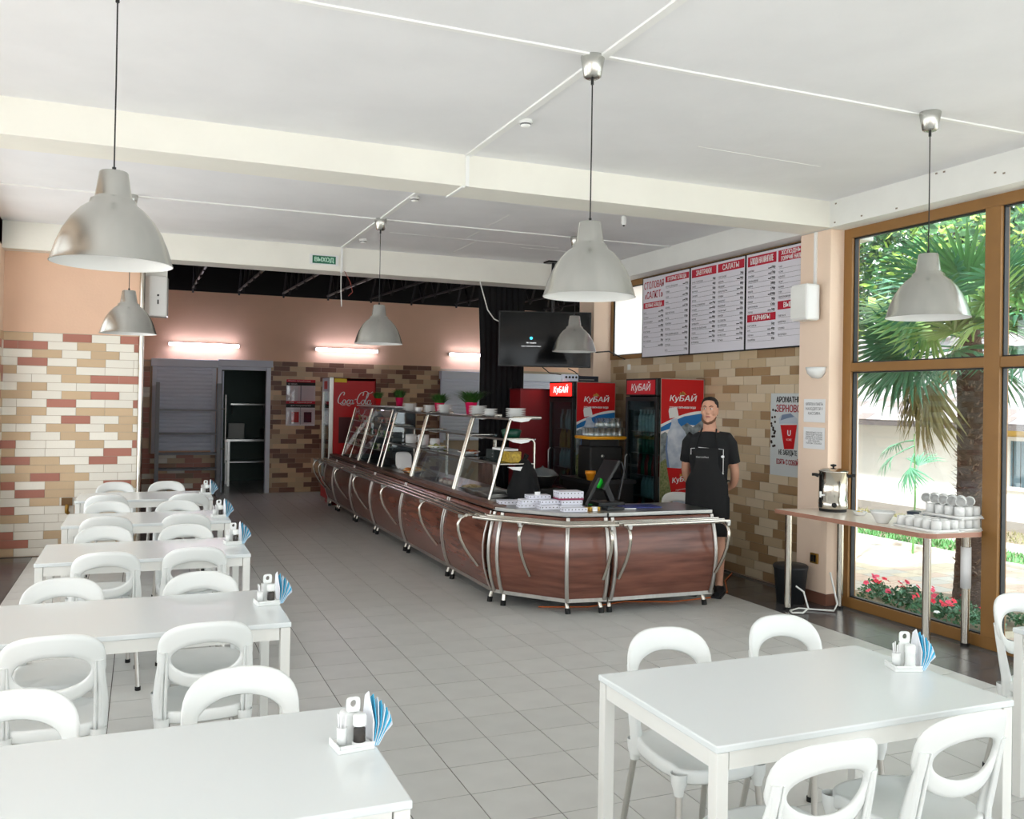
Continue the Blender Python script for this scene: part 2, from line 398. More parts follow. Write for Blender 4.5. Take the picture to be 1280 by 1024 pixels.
struct('trim_9', q, mat('chipped_plaster', (.55, .50, .44), .9))
# ---- right wall, columns
q = MB(); q.cur = 0; q.box(5.70, 5.95, 6.3, 10.8, -.1, 2.285); q.cur = 1; q.box(5.690, 5.70, 6.3, 10.6, 0, 2.285)
wall_right = struct('wall_right', q, [M_peach2, M_grout])
bricks(wall_right, (5.690, 10.4, 0), (0, -1, 0), (-1, 0, 0), 3.92, 2.283, 26, ['sand', 'sand', 'sand', 'pale', 'pale', 'ochre', 'ochre'], seed=31, limit=298, shift=(.2, .7, .45, .95))
def column(x0, x1, y0, y1, name):
    q = MB(); q.cur = 0; q.box(x0, x1, y0, y1, 0, 3.272)
    c = struct(name, q, [M_peach2], bev=.006)
    part('skirting', MB().box(x0-.012, x1, y0-.012, y1, 0, .10), mat('brown_skirting_tile', (.50, .34, .28), .4), c, label='brown tiled skirting')
    return c
col1 = column(5.505, 5.665, 6.135, 6.52, 'column')
column(5.42, 5.95, 10.38, 10.80, 'column')
part('cable_duct', MB().box(5.49, 5.506, 6.30, 6.33, 2.78, 3.27), M_trim, col1)
# ---- window 1: the big glazed front
def pane(win, x, y0, y1, z0, z1, gm=M_glass):
    g = part('pane', MB().box(x-.004, x+.004, y0, y1, z0, z1), gm, win)
    k = MB(); t = .011
    k.box(x-.02, x+.02, y0, y0+t, z0, z1).box(x-.02, x+.02, y1-t, y1, z0, z1).box(x-.02, x+.02, y0+t, y1-t, z0, z0+t).box(x-.02, x+.02, y0+t, y1-t, z1-t, z1)
    part('gasket', k, M_gasket, g)
w1 = struct('window_1', MB().box(5.655, 5.74, -1.7, 6.135, 0, .085).box(5.655, 5.74, -1.7, 6.135, 3.19, 3.275).box(5.655, 5.74, 6.04, 6.135, .085, 3.19), M_bronze)
ys = [6.04, 4.712, 4.582, 3.18, 3.05, 1.65, 1.52, .12, -.01, -1.7]
for i in range(1, 9, 2): part('mullion', MB().box(5.65, 5.745, ys[i+1], ys[i], .085, 3.19), M_bronze, w1, bev=.004)
for i in range(0, 10, 2):
    a, b = ys[i+1], ys[i]
    part('transom', MB().box(5.655, 5.74, a, b, 2.03, 2.105), M_bronze, w1, bev=.004)
    pane(w1, 5.70, a, b, .085, 2.03); pane(w1, 5.70, a, b, 2.105, 3.19)
# ---- window 2: the strip behind the menu boards
w2 = struct('window_2', MB().box(5.67, 5.74, 6.5, 10.38, 2.285, 2.335).box(5.67, 5.74, 6.5, 10.38, 3.20, 3.275).box(5.67, 5.74, 10.32, 10.38, 2.335, 3.2).box(5.67, 5.74, 7.5, 7.56, 2.335, 3.2).box(5.67, 5.74, 8.95, 9.01, 2.335, 3.2), M_bronze)
fz = bpy.data.materials.new('frosted_film_glass'); fz.use_nodes = True; N_ = fz.node_tree.nodes; N_.clear(); o1 = N_.new('ShaderNodeOutputMaterial'); t1 = N_.new('ShaderNodeBsdfTranslucent'); t1.inputs[0].default_value = (.93, .96, 1, 1); fz.node_tree.links.new(t1.outputs[0], o1.inputs[0])
pane(w2, 5.70, 9.01, 10.32, 2.335, 3.20, fz); pane(w2, 5.70, 7.56, 8.95, 2.335, 3.2, fz); pane(w2, 5.70, 6.5, 7.5, 2.335, 3.2, fz)
# ---- kitchen doorway, shutters
d1 = struct('door_1', MB().box(1.22, 1.29, 16.50, 16.62, 0, 2.25).box(2.05, 2.13, 16.50, 16.62, 0, 2.25).box(1.29, 2.05, 16.52, 16.60, 2.19, 2.25), M_shut, bev=.004)
q = MB(); q.box(1.31, 1.335, 16.62, 17.35, .02, 2.17); lf = part('door_leaf', q, M_shut, d1)
part('door_handle', MB().tube([(1.36, 16.46, .55), (1.36, 16.46, 1.75)], .012).tube([(1.28, 16.5, .8), (1.36, 16.46, .8)], .01).tube([(1.28, 16.5, 1.5), (1.36, 16.46, 1.5)], .01), M_steel, d1)
def shutter(x0, x1, z0, z1, boxz, label, cut=999):
    t = thing('roller_shutter', label, 'shutter', ((x0+x1)/2, 16.55, z0)); W = x1-x0
    part('shutter_box', MB().box(-W/2-.06, W/2+.06, -.16, 0, z1-z0, z1-z0+boxz), M_shut, t, bev=.006)
    for s in (-1, 1): part('guide_rail', MB().box(s*W/2-.035, s*W/2+.035, -.06, 0, 0, z1-z0), M_shut, t)
    n = int((z1-z0)/.066); sl = MB()
    sl.grid([[(xx, -.03-.014*sin(pi*k/4), k*.066/4) for xx in (-W/2+.03, W/2-.03)] for k in range(5)]); sl.box(-W/2+.03, W/2-.03, -.03, -.02, 0, .066)
    sm = sl.mesh('slat', M_shut)
    for i in range(n): place('slat', sm, t, (0, 0, (z1-z0)-(i+1)*.066))
    return t
s1 = shutter(.19, 1.16, .72, 2.22, .13, 'closed pale grey roller shutter over the hatch left of the kitchen door')
struct('trim_10', MB().box(1.22, 2.15, 16.40, 16.56, 2.25, 2.37), M_shut, bev=.006)
shutter(5.36, 8.1, .9, 2.13, .15, 'wide blue-grey roller shutter on the back wall behind the black curtain')
# kitchen beyond the door
q = MB(); q.box(.8, .9, 16.8, 19.2, 0, 2.7); q.box(3.6, 3.7, 16.8, 19.2, 0, 2.7); q.box(.8, 3.7, 19.1, 19.2, 0, 2.7); q.box(.8, 3.7, 16.8, 19.2, 2.7, 2.8)
struct('wall_kitchen', q, mat('grey_green_kitchen_wall', (.42, .48, .46), .8))
t = thing('kitchen_table', 'steel work table seen through the dark kitchen doorway', 'table', (2.1, 18.2, 0))
part('tabletop', MB().box(-.6, .6, -.3, .3, .86, .90), M_steel, t); part('shelf', MB().box(-.55, .55, -.27, .27, .45, .47), M_steel, t)
for sx in (-1, 1):
    for sy in (-1, 1): part('leg', MB().box(sx*.55-.02, sx*.55+.02, sy*.26-.02, sy*.26+.02, 0, .86), M_steel, t)
single('cutting_board', MB().box(-.15, .15, -.02, .02, 0, .3), mat('board_plastic', (.8, .8, .78), .6), 'pale cutting board standing on the kitchen work table', 'cutting board', (1.72, 18.3, .90), bev=.01)
single('stew_pot', MB().lathe([(.001, 0), (.14, 0), (.15, .01), (.15, .2), (.16, .2), (.14, .2), (.14, .02), (.001, .02)], n=20), M_steel, 'steel stew pot standing on the kitchen work table', 'pot', (2.3, 18.15, .90))
t = thing('wall_shelf', 'small steel shelf on the kitchen wall beyond the doorway', 'shelf', (2.0, 19.1, 1.55))
part('board', MB().box(-.35, .35, -.3, 0, 0, .03), M_steel, t); part('bracket', MB().beam((-.3, 0, -.2), (-.3, -.28, 0), .02, .02), M_steel, t); part('bracket', MB().beam((.3, 0, -.2), (.3, -.28, 0), .02, .02), M_steel, t)
# ================================================================ TABLES
def make_table(label, loc, group):
    t = thing('dining_table', label, 'table', loc, 0, group)
    part('tabletop', MB().box(-.6, .6, -.36, .36, .728, .75), M_table, t, bev=.004)
    part('apron', MB().box(-.55, .55, -.352, -.334, .675, .727).box(-.55, .55, .334, .352, .675, .727).box(-.592, -.574, -.31, .31, .675, .727).box(.574, .592, -.31, .31, .675, .727), M_tabfr, t)
    lm = MB().box(-.021, .021, -.021, .021, 0, .727).mesh('leg', M_tabfr)
    for sx in (-1, 1):
        for sy in (-1, 1): place('leg', lm, t, (sx*.575, sy*.335, 0), bev=.003)
    return t
GT = 'white canteen tables in a row on the left'
TS = [(.03, 2.475, 'long white dining table nearest the camera on the left, cut off by the frame'), (.02, 4.33, 'second white dining table from the camera in the left row'),
      (.045, 6.135, 'third white dining table from the camera, middle of the left row'), (.065, 7.72, 'fourth white dining table from the camera in the left row'), (.05, 9.40, 'farthest white dining table of the left row, before the brick wall end')]
t0 = make_table(TS[0][2], (TS[0][0], TS[0][1], 0), GT)
for x, y, l in TS[1:]: dup(t0, (x, y, 0), 0, l, GT)
dup(t0, (2.137, 2.505, 0), 0, 'white dining table in the right foreground, whole top in view', 'white tables on the right')
dup(t0, (4.235, 2.505, 0), 0, 'white table at the right edge of the picture, only a corner leg in view', 'white tables on the right')

# ================================================================ CHAIRS (sitter faces +Y)
def make_chair(label, loc, rz, group):
    t = thing('plastic_chair', label, 'chair', loc, rz, group)
    def bend(x, z, off=0.):     # backrest surface: leans back with height, wraps forward at the sides
        return Vector((x*.83, -.185-.24*max(0, z-.45)+1.0*x*x+off, z))
    # backrest ring
    n = 40; rows = []
    for i in range(n+1):
        a = 2*pi*i/n; ca, sa = cos(a), sin(a)
        ix, iz = .162*ca, .668+(.066 if sa > 0 else .070)*sa
        if sa >= 0: ox = .226*math.copysign(abs(ca)**.72, ca); oz = .668+.155*abs(sa)**.62
        else: ox = .226*math.copysign(abs(ca)**.8, ca); oz = .668-.128*abs(sa)**1.25
        cx, cz = (ix+ox)/2, (iz+oz)/2; hx, hz = (ox-ix)/2, (oz-iz)/2; th = .012
        ring = []
        for k in range(10):
            b = 2*pi*k/10; u = cos(b); v = sin(b)
            u = math.copysign(abs(u)**.6, u); v = math.copysign(abs(v)**.6, v)
            ring.append(bend(cx+hx*u, cz+hz*u, v*th))
        rows.append(ring)
    m = MB().grid(rows, True, True)
    part('backrest', m, M_plast, t)
    # side posts with two flutes
    for s in (-1, 1):
        rows = []
        for i in range(9):
            f = i/8; z = .375+f*(.70-.375); wd = .030-.008*f; xc = s*(.196+.012*sin(pi*min(1, f*1.2))); th = .026-.012*f
            ring = []
            for k in range(16):
                b = 2*pi*k/16; u = cos(b); v = sin(b); r = 1+.12*cos(4*b)
                p = bend(xc, z); ring.append(Vector(((xc+wd*u*r)*.83, p.y-.005+th*v*r, z)))
            rows.append(ring)
        pm = MB().grid(rows, True, True); pm.add(rows[0], [tuple(range(16))]).add(rows[-1], [tuple(range(16))])
        for k in (-1, 0, 1):
            pm.tube([bend(s*.198+k*.017, z, -.022+.008*(z-.4)/.3) for z in (.40, .48, .56, .64, .70)], [.006, .007, .007, .006, .003], 6)
        part('side_post', pm, M_plast, t)
    # seat
    def outl(a, k=1.):
        ca, sa = cos(a), sin(a); e = .62
        return (.192*k*math.copysign(abs(ca)**e, ca), .205*k*math.copysign(abs(sa)**e, sa)+.005)
    rows = []; N = 36
    for k, z in ((.02, .430), (.4, .431), (.75, .436), (.92, .446), (.98, .447), (1.0, .440), (1.0, .405), (.975, .398), (.955, .405), (.93, .428), (.3, .418), (.02, .418)):
        rows.append([Vector((*outl(2*pi*j/N, k), z-(.012 if (sin(2*pi*j/N) > .5 and k > .7) else 0))) for j in range(N)])
    part('seat', MB().grid(rows, True, True), M_plast, t)
    for sx in (-1, 1):
        for sy in (-1, 1):
            tx, ty = sx*.160, (.165 if sy > 0 else -.165); bx, by = sx*.183, (.205 if sy > 0 else -.245)
            l = MB(); l.cur = 0; l.tube([(tx, ty, .40), (bx, by, .012)], .0125, 10)
            lg = part('leg', l, M_alu, t)
            part('leg_socket', MB().lathe([(.030, .425), (.028, .39), (.019, .36), (.017, .345)], (tx+(bx-tx)*.1, ty+(by-ty)*.1, 0), 12), M_plast, lg)
            part('foot_cap', MB().cyl((bx, by, 0), .016, .022, 10), M_rubber, lg)
    return t
GC = 'white plastic chairs along the left row of tables'
def cl(side, t): return f'white plastic chair {side} {t}'
ch0 = make_chair('white plastic chair behind the nearest left table, whose pepper jar stands to its right', (.32, 2.86, 0), pi, GC)
ch0['label'] = 'white plastic chair on the far side of the nearest left table, right-hand one'
CH = [(-.35, 2.84, pi, 'white chair behind the nearest left table, cut by the left edge of the picture'),
      (-.30, 4.03, 0, 'open-backed white chair on the near side of the second left table, left-hand one'), (.255, 4.06, 0, 'open-backed white chair on the near side of the second left table, right-hand one'),
      (-.33, 4.64, pi, 'white chair on the far side of the second left table, left-hand one'), (.29, 4.62, pi, 'white chair on the far side of the second left table, right-hand one'),
      (-.18, 5.92, 0, 'open-backed white chair on the near side of the third left table, left-hand one'), (.31, 5.95, 0, 'open-backed white chair on the near side of the third left table, right-hand one'),
      (-.23, 6.50, pi, 'white chair on the far side of the third left table, left-hand one'), (.31, 6.46, pi, 'white chair on the far side of the third left table, right-hand one'),
      (-.24, 7.56, 0, 'open-backed white chair on the near side of the fourth left table, left-hand one'), (.34, 7.58, 0, 'open-backed white chair on the near side of the fourth left table, right-hand one'),
      (-.24, 8.06, pi, 'white chair on the far side of the fourth left table, left-hand one'), (.30, 8.00, pi, 'white chair on the far side of the fourth left table, right-hand one'),
      (-.28, 9.12, 0, 'open-backed white chair on the near side of the farthest left table, left-hand one'), (.41, 9.10, 0, 'open-backed white chair on the near side of the farthest left table, right-hand one'),
      (-.23, 9.86, pi, 'white chair beyond the farthest left table, beside the brick wall'), (.25, 9.86, pi, 'white chair beyond the farthest left table, beside the steel pole')]
for x, y, r, l in CH: dup(ch0, (x, y, 0), r+random.uniform(-.05, .05), l, GC)
GR = 'white plastic chairs around the right tables'
for x, y, r, l in [(1.95, 2.86, pi-.06, 'white chair behind the right foreground table, left-hand one, its seat under the tabletop'), (2.55, 2.88, pi, 'white plastic chair behind the right foreground table, right-hand one'),
                   (1.78, 2.18, -.02, 'white chair in front of the right foreground table, left-hand one cut off at the bottom'), (2.34, 2.22, .02, 'white plastic chair in front of the right foreground table, nearest to its right corner'),
                   (3.98, 2.88, pi, 'white plastic chair half cut off by the right edge of the picture'), (5.03, 7.60, pi-.25, 'white plastic chair behind the serving counter, before the cooler nearest the waiter')]:
    dup(ch0, (x, y, 0), r, l, GR)

# ================================================================ CONDIMENTS
M_napw = mat('white_napkin', (.95, .96, .98), .9); M_napb = mat('sky_blue_napkin', (.28, .72, .88), .9); M_pep = mat('ground_pepper', (.20, .17, .15), .9, noise=.4, nscale=200)
M_clear = glass('clear_plastic', (.97, .97, .97), .06)
def make_caddy(loc, rz, where, g):
    t = thing('condiment_caddy', 'white plastic condiment caddy with a holed grip on '+where, 'caddy', loc, rz, g)
    part('base', MB().box(-.055, .05, -.045, .045, 0, .012).box(-.055, -.05, -.045, .045, .012, .022).box(-.05, .05, -.045, -.04, .012, .022), M_plast, t, bev=.003)
    n = 18; rows = []
    for i in range(n+1):
        a = 2*pi*i/n; c, s = cos(a), sin(a); o = Vector((.020*math.copysign(abs(c)**.5, c)+.0, 0, .118+.022*math.copysign(abs(s)**.5, s))); q = Vector((.009*c, 0, .122+.010*s))
        rows.append([o+Vector((0, -.003, 0)), o+Vector((0, .003, 0)), q+Vector((0, .003, 0)), q+Vector((0, -.003, 0))])
    m = MB().grid(rows, False, True); m.box(-.02, .02, -.003, .003, .012, .098)
    part('grip', m, M_plast, t)
    t.rotation_euler = (0, 0, rz)
    return t
def make_shaker(loc, where, g, pepper=True):
    t = thing('pepper_shaker' if pepper else 'salt_shaker', ('clear shaker of dark pepper with a white cap on ' if pepper else 'plain white salt shaker on ')+where, 'shaker', loc, 0, g)
    if pepper:
        part('body', MB().lathe([(.001, .001), (.018, .001), (.0185, .01), (.0175, .05), (.0175, .062)], n=16), M_clear, t)
        part('pepper', MB().lathe([(.001, .002), (.0165, .002), (.0165, .045), (.001, .047)], n=16), M_pep, t)
    else: part('body', MB().lathe([(.001, .001), (.018, .001), (.0185, .01), (.0175, .062)], n=16), M_plast, t)
    part('cap', MB().lathe([(.0195, .055), (.0195, .078), (.017, .084), (.001, .085)], n=16), M_plast, t)
    part('foot_ring', MB().lathe([(.021, .0), (.0215, .008), (.0185, .010)], n=16), M_plast, t)
    return t
def make_picks(loc, where, g):
    t = thing('toothpick_cup', 'small white cup of paper-wrapped toothpicks on '+where, 'cup', loc, 0, g)
    part('cup', MB().lathe([(.001, .001), (.014, .001), (.0155, .05), (.0145, .05), (.013, .004), (.001, .004)], n=14), M_plast, t)
    for k in range(6):
        a = k*1.05; part('toothpick', MB().beam((.007*cos(a), .007*sin(a), .006), (.013*cos(a), .013*sin(a), .082+.006*(k % 2)), .0035, .002), M_paper, t)
    return t
def make_napkins(loc, rz, where, g):
    t = thing('napkin_bundle', 'bundle of folded blue and white paper napkins in the caddy on '+where, 'napkins', loc, rz, g)
    rnd = random.Random(4)
    for k in range(9):
        a = radians(-4+k*4.5); top = .135-.010*k; w_ = .045
        m = MB(); dx = .004*k; tx = dx+sin(a)*top+.002
        # each napkin is a thin folded wedge
        m.grid([[Vector((dx*.5, -w_*.6, 0)), Vector((dx*.6+.004, 0, 0)), Vector((dx*.5+.002, w_*.6, 0))],
                [Vector((tx*.6, -w_+.01*k*.3, top*.55)), Vector((tx*.6+.006, 0, top*.6)), Vector((tx*.6, w_, top*.5))],
                [Vector((tx, -.012, top*cos(a))), Vector((tx+.003, .004, top*cos(a)+.012)), Vector((tx, .024, top*cos(a)-.004))]], False)
        o = part('napkin', m, M_napb if k % 2 else M_napw, t)
        so = o.modifiers.new('thickness', 'SOLIDIFY'); so.thickness = .0022
    return t
WH = [((.565, 2.50), 'the nearest left table'), ((.565, 4.36), 'the second left table'), ((.575, 6.20), 'the third left table'), ((.59, 7.60), 'the fourth left table'), ((.60, 9.38), 'the farthest left table'), ((2.66, 2.545), 'the right foreground table')]
caddy0 = shk0 = pk0 = np0 = None
for i, ((x, y), wh) in enumerate(WH):
    rz = .12 if i < 5 else -.35; z = .75; c, s = cos(rz), sin(rz)
    def L(dx, dy, dz): return (x+dx*c-dy*s, y+dx*s+dy*c, z+dz)
    if i == 0:
        caddy0 = make_caddy(L(0, 0, 0), rz, wh, 'caddies at the table ends'); shk0 = make_shaker(L(.012, -.022, .012), wh, 'shakers in the caddies')
        pk0 = make_picks(L(-.033, -.005, .012), wh, 'toothpick cups in the caddies'); np0 = make_napkins(L(.052, 0, .001), rz, wh, 'napkins in the caddies')
        make_shaker(L(-.012, .022, .012), wh, 'salt shakers', False)
    else:
        dup(caddy0, L(0, 0, 0), rz, caddy0['label'].replace(WH[0][1], wh))
        if i == 5:
            make_shaker(L(.012, -.022, .012), wh, 'salt shakers', False)
        else: dup(shk0, L(.012, -.022, .012), 0, shk0['label'].replace(WH[0][1], wh))
        dup(pk0, L(-.033, -.005, .012), 0, pk0['label'].replace(WH[0][1], wh)); dup(np0, L(.052, 0, .001), rz, np0['label'].replace(WH[0][1], wh))

# ================================================================ PENDANT LAMPS
def make_pendant(label, loc):
    t = thing('pendant_lamp', label, 'lamp', loc, 0, 'spun aluminium pendant lamps'); z = -3.5   # origin at the ceiling
    part('canopy', MB().lathe([(.001, 0), (.060, 0), (.062, -.006), (.045, -.105), (.035, -.112), (.006, -.114)], n=28), M_shade, t)
    part('cord', MB().tube([(0, 0, -.11), (.001, 0, -.45), (0, 0, -.85)], .0035, 6).cyl((0, 0, -.145), .008, .035, 8).cyl((0, 0, -.86), .008, .03, 8), M_black, t)
    prof = [(.001, .850), (.052, .850), (.056, .855), (.071, .953), (.074, .960), (.088, .968), (.092, .985), (.125, 1.01), (.160, 1.05), (.190, 1.10), (.213, 1.155), (.228, 1.205), (.234, 1.225), (.238, 1.232)]
    sh = part('shade', MB().lathe([(r, -q) for r, q in prof], n=56), M_shade, t)
    part('shade_lining', MB().lathe([(r-.003, -q-.001) for r, q in prof[6:]], n=56), M_shadein, sh, label='white enamelled inside of the shade')
    part('bulb', MB().ball((0, 0, -1.10), .045, 14, (1, 1, 1.2)).cyl((0, 0, -1.05), .018, .09, 10), mat('opal_bulb', (.9, .9, .88), .3), t)
    return t
pd = make_pendant('large brushed aluminium pendant lamp hanging over the left foreground tables', (-.125, 4.06, 3.5))
for x, y, l in [(2.10, 4.08, 'large brushed aluminium pendant lamp in the middle foreground, in front of the TV'), (4.33, 4.0, 'aluminium pendant lamp on the right, hanging before the big window'),
                (-.125, 8.65, 'small-looking far pendant lamp on the left, below the nearest left one'), (2.14, 8.65, 'far pendant lamp over the glass display cases, beside the exit sign'), (4.27, 8.62, 'far pendant lamp mostly hidden behind the middle foreground lamp, before the TV')]:
    dup(pd, (x, y, 3.5), 0, l)
# ================================================================ SERVING COUNTER
PROF = [(0, .115), (.035, .20), (.062, .30), (.078, .40), (.080, .50), (.066, .60), (.042, .69), (.018, .75), (.008, .785)]
def offs(pts, d, ends=0.):      # offset an open polyline outward (to its right-hand side when walked toward -Y then +X)
    P = [Vector((p[0], p[1])) for p in pts]; out = []; N = []
    for i in range(len(P)-1):
        t = (P[i+1]-P[i]).normalized(); N.append(Vector((t.y, -t.x)))
    for i, p in enumerate(P):
        if i == 0: out.append(p+N[0]*d)
        elif i == len(P)-1: out.append(p+N[-1]*d)
        else:
            b = (N[i-1]+N[i]).normalized(); out.append(p+b*(d/max(.3, b.dot(N[i]))))
    return out, N
def counter(name, label, pts, depth, brackets, legs, wood=True, back=None):
    """pts: base line of the front, walked from the far end towards the camera and then to the right"""
    t = thing(name, label, 'counter', (pts[0][0], pts[0][1], 0), 0, 'steel and walnut serving counter modules')
    O = Vector((pts[0][0], pts[0][1])); P = [(p[0]-O.x, p[1]-O.y) for p in pts]
    # bulging front panels, one per segment
    for i in range(len(P)-1):
        rows = []
        for o, z in PROF:
            q, _ = offs(P, o+.006); rows.append([Vector((*q[i], z)), Vector((*q[i].lerp(q[i+1], .5), z)), Vector((*q[i+1], z))])
        b = []
        for o, z in PROF[::-1]:
            q, _ = offs(P, o-.012); b.append([Vector((*q[i], z)), Vector((*q[i].lerp(q[i+1], .5), z)), Vector((*q[i+1], z))])
        m = MB().grid(rows+b, True); m.grid([rows[-1], b[0]], False)
        part('front_panel', m, M_wood, t)
    # curved edge tubes at every vertex
    for i in range(len(P)):
        path = []
        for o, z in PROF:
            q, N = offs(P, o+.012); v = q[i]
            if i == 0: v = v+(q[1]-q[0]).normalized()*.022
            if i == len(P)-1: v = v-(q[-1]-q[-2]).normalized()*.022
            path.append(Vector((*v, z)))
        part('edge_tube', MB().tube(path, .008 if wood else .017, 8), M_alu, t)
    q, N = offs(P, .0); m = MB()
    for i in range(len(P)-1): m.beam(Vector((*q[i], .115)), Vector((*q[i+1], .115)), .03, .03)
    part('bottom_rail', m, M_alu, t)
    # countertop
    qi, _ = offs(P, -depth); poly = [tuple(v) for v in offs(P, 0)[0]]+([tuple(v) for v in qi[::-1]] if back is None else [(x-O.x, y-O.y) for x, y in back])
    part('countertop', MB().prism(poly, .79, .822), M_steel, t, bev=.004)
    part('body', MB().prism([tuple(v) for v in offs(P, -.03)[0]]+([tuple(v) for v in offs(P, -depth+.02)[0][::-1]] if back is None else [(x-O.x, y-O.y) for x, y in back]), .13, .79), mat('dark_counter_carcass', (.22, .16, .14), .6), t)
    if wood:
        m = MB(); a = offs(P, .004)[0]; b = offs(P, -.115)[0]
        for i in range(len(P)-1): m.prism([tuple(a[i]), tuple(a[i+1]), tuple(b[i+1]), tuple(b[i])], .800, .832)
        part('front_ledge', m, M_woodedge, t, bev=.003)
    # tray rails
    for d in (.085, .17, .255):
        q, N = offs(P, d); q = list(q)
        part('tray_rail', MB().tube([Vector((*v, .757)) for v in q], .0145, 8), M_chrome, t)
    # curved brackets
    for seg, f in brackets:
        a = Vector(P[seg]); b = Vector(P[seg+1]); n = N[seg]; L = (b-a).length
        o = a+(b-a).normalized()*(f if f >= 0 else L+f)
        prof = [(.0, .735), (.13, .742), (.21, .737), (.252, .715), (.275, .67), (.272, .615), (.250, .54), (.208, .46), (.155, .385), (.085, .300)]
        bk = part('bracket', MB().tube([Vector((*(o+n*x), z)) for x, z in prof], .0150, 8), M_chrome, t)
        m = MB(); tt = (b-a).normalized()
        for d in (.085, .17): m.box(-.012, .012, -.014, .014, .733, .75, Matrix.Translation((*(o+n*d), 0)))
        m.tube([Vector((*(o+n*.255-tt*.02), .745)), Vector((*(o+n*.255+tt*.02), .745))], .017, 8)
        m.box(-.014, .014, -.014, .014, .72, .75, Matrix.Translation((*(o+n*.262), 0)))
        part('clamp', m, M_steel, bk, bev=.002)
    for lx, ly, sx, sy in legs:
        m = MB().tube([(lx-O.x, ly-O.y, .13), (lx-O.x+sx, ly-O.y+sy, .03)], .019, 10)
        g = part('leg', m, M_chrome, t); part('foot_cap', MB().tube([(lx-O.x+sx*.95, ly-O.y+sy*.95, .045), (lx-O.x+sx*1.15, ly-O.y+sy*1.15, .0)], .023, 10), M_rubber, g)
    return t
CX = 2.80; D = .68
MODS = [(14.40, 13.70), (13.70, 12.47), (12.47, 11.27), (11.27, 9.82), (9.82, 8.29), (8.29, 7.13)]
names = ['farthest serving counter module beside the tall red cooler', 'serving counter module under the farther glass display case', 'serving counter module under the nearer glass display case',
         'serving counter module below the cups and stacked plates', 'serving counter module below the glass cake display', 'serving counter module below the nearest tiered shelf, next to the corner']
for (a, b), l in zip(MODS, names):
    counter('counter_module', l, [(CX, a-.006), (CX, b+.006)], D, [(0, -.14)] if a != 14.40 else [(0, .10), (0, -.14)],
            [(CX+.03, a-.07, -.03, 0), (CX+.03, b+.07, -.03, 0), (CX+D-.06, a-.07, .02, 0), (CX+D-.06, b+.07, .02, 0)])
counter('corner_counter_module', 'angled corner module of the serving counter carrying the small white boxes', [(CX, 7.12), (2.845, 7.02), (3.215, 6.545), (3.548, 6.50)], .6, [(1, .30), (2, -.06)],
        [(2.87, 7.04, -.02, -.02), (3.24, 6.62, 0, -.04), (3.51, 6.57, .01, -.04), (3.45, 7.0, 0, .02)], wood=False, back=[(3.548, 7.15), (3.45, 7.15), (3.44, 7.12)])
counter('front_counter_module', 'straight serving counter module at the right end, nearest the waiter', [(3.562, 6.50), (4.56, 6.475)], .58, [(0, .055), (0, -.02)],
        [(3.60, 6.57, -.005, -.04), (4.50, 6.55, .01, -.04), (3.62, 7.0, 0, .02), (4.50, 7.0, 0, .02)], wood=False)

# ================================================================ TIERED SHELVES ON THE COUNTER
ZT = .823
def tier_unit(y0, y1, label, glassfront=True, tiers=((1.565, 3.11, 3.43), (1.375, 3.08, 3.38), (1.15, 3.02, 3.38))):
    t = thing('display_shelf_unit', label, 'display shelf', (2.93, y0, ZT), 0, 'tiered chrome and glass shelves on the counter')
    X = 2.93; L = y1-y0
    for yy in (.018, L-.018):
        pts = [(0, 0), (.185, .70), (.20, .735), (.235, .752), (.50, .752)]
        part('post', MB().tube([(x, yy, z) for x, z in pts], .016, 8), M_chrome, t)
        part('rear_post', MB().tube([(.44, yy, 0), (.44, yy, .52), (.42, yy, .548), (.37, yy, .556), (.165, yy, .556)], .012, 8), M_chrome, t)
        part('shelf_arm', MB().tube([(.09, yy, .325), (.44, yy, .325)], .010, 6), M_chrome, t)
    for z, a, b in tiers:
        s = part('shelf', MB().box(a-X, b-X, .01, L-.01, z-ZT-.006, z-ZT+.004), M_shelfglass if z < 1.5 else mat('smoked_top_shelf', (.22, .22, .22), .12, spec=.6), t)
        part('shelf_edge', MB().box(a-X-.004, a-X+.004, .01, L-.01, z-ZT-.012, z-ZT+.006), M_steel, s)
    part('lamp_strip', MB().box(.14, .42, L-.1, L-.04, .545, .555).box(.14, .42, .04, .10, .545, .555), M_steel, t)
    if glassfront:
        part('front_glass', MB().grid([[(.004, .04, .01), (.004, L-.04, .01)], [(.090, .04, .33), (.090, L-.04, .33)]], False).grid([[(.009, .04, .01), (.009, L-.04, .01)], [(.095, .04, .33), (.095, L-.04, .33)]], False), M_dglass, t)
    for z in (.325-.05, .556-.03, .752-.03):
        part('end_lamp', MB().prism([(.17, z+.025), (.40, z+.025), (.37, z), (.30, z-.012), (.22, z)], 0, .014, Matrix(((1, 0, 0, 0), (0, 0, 1, .0), (0, 1, 0, 0), (0, 0, 0, 1)))), M_porc, t)
    return t
tier_unit(7.58, 8.60, 'nearest tiered chrome shelf unit on the counter, holding the tea boxes')
tier_unit(8.61, 10.155, 'middle tiered chrome shelf unit on the counter, over the cakes')
tier_unit(10.165, 11.58, 'farther tiered chrome shelf unit on the counter with the upright plates', False)
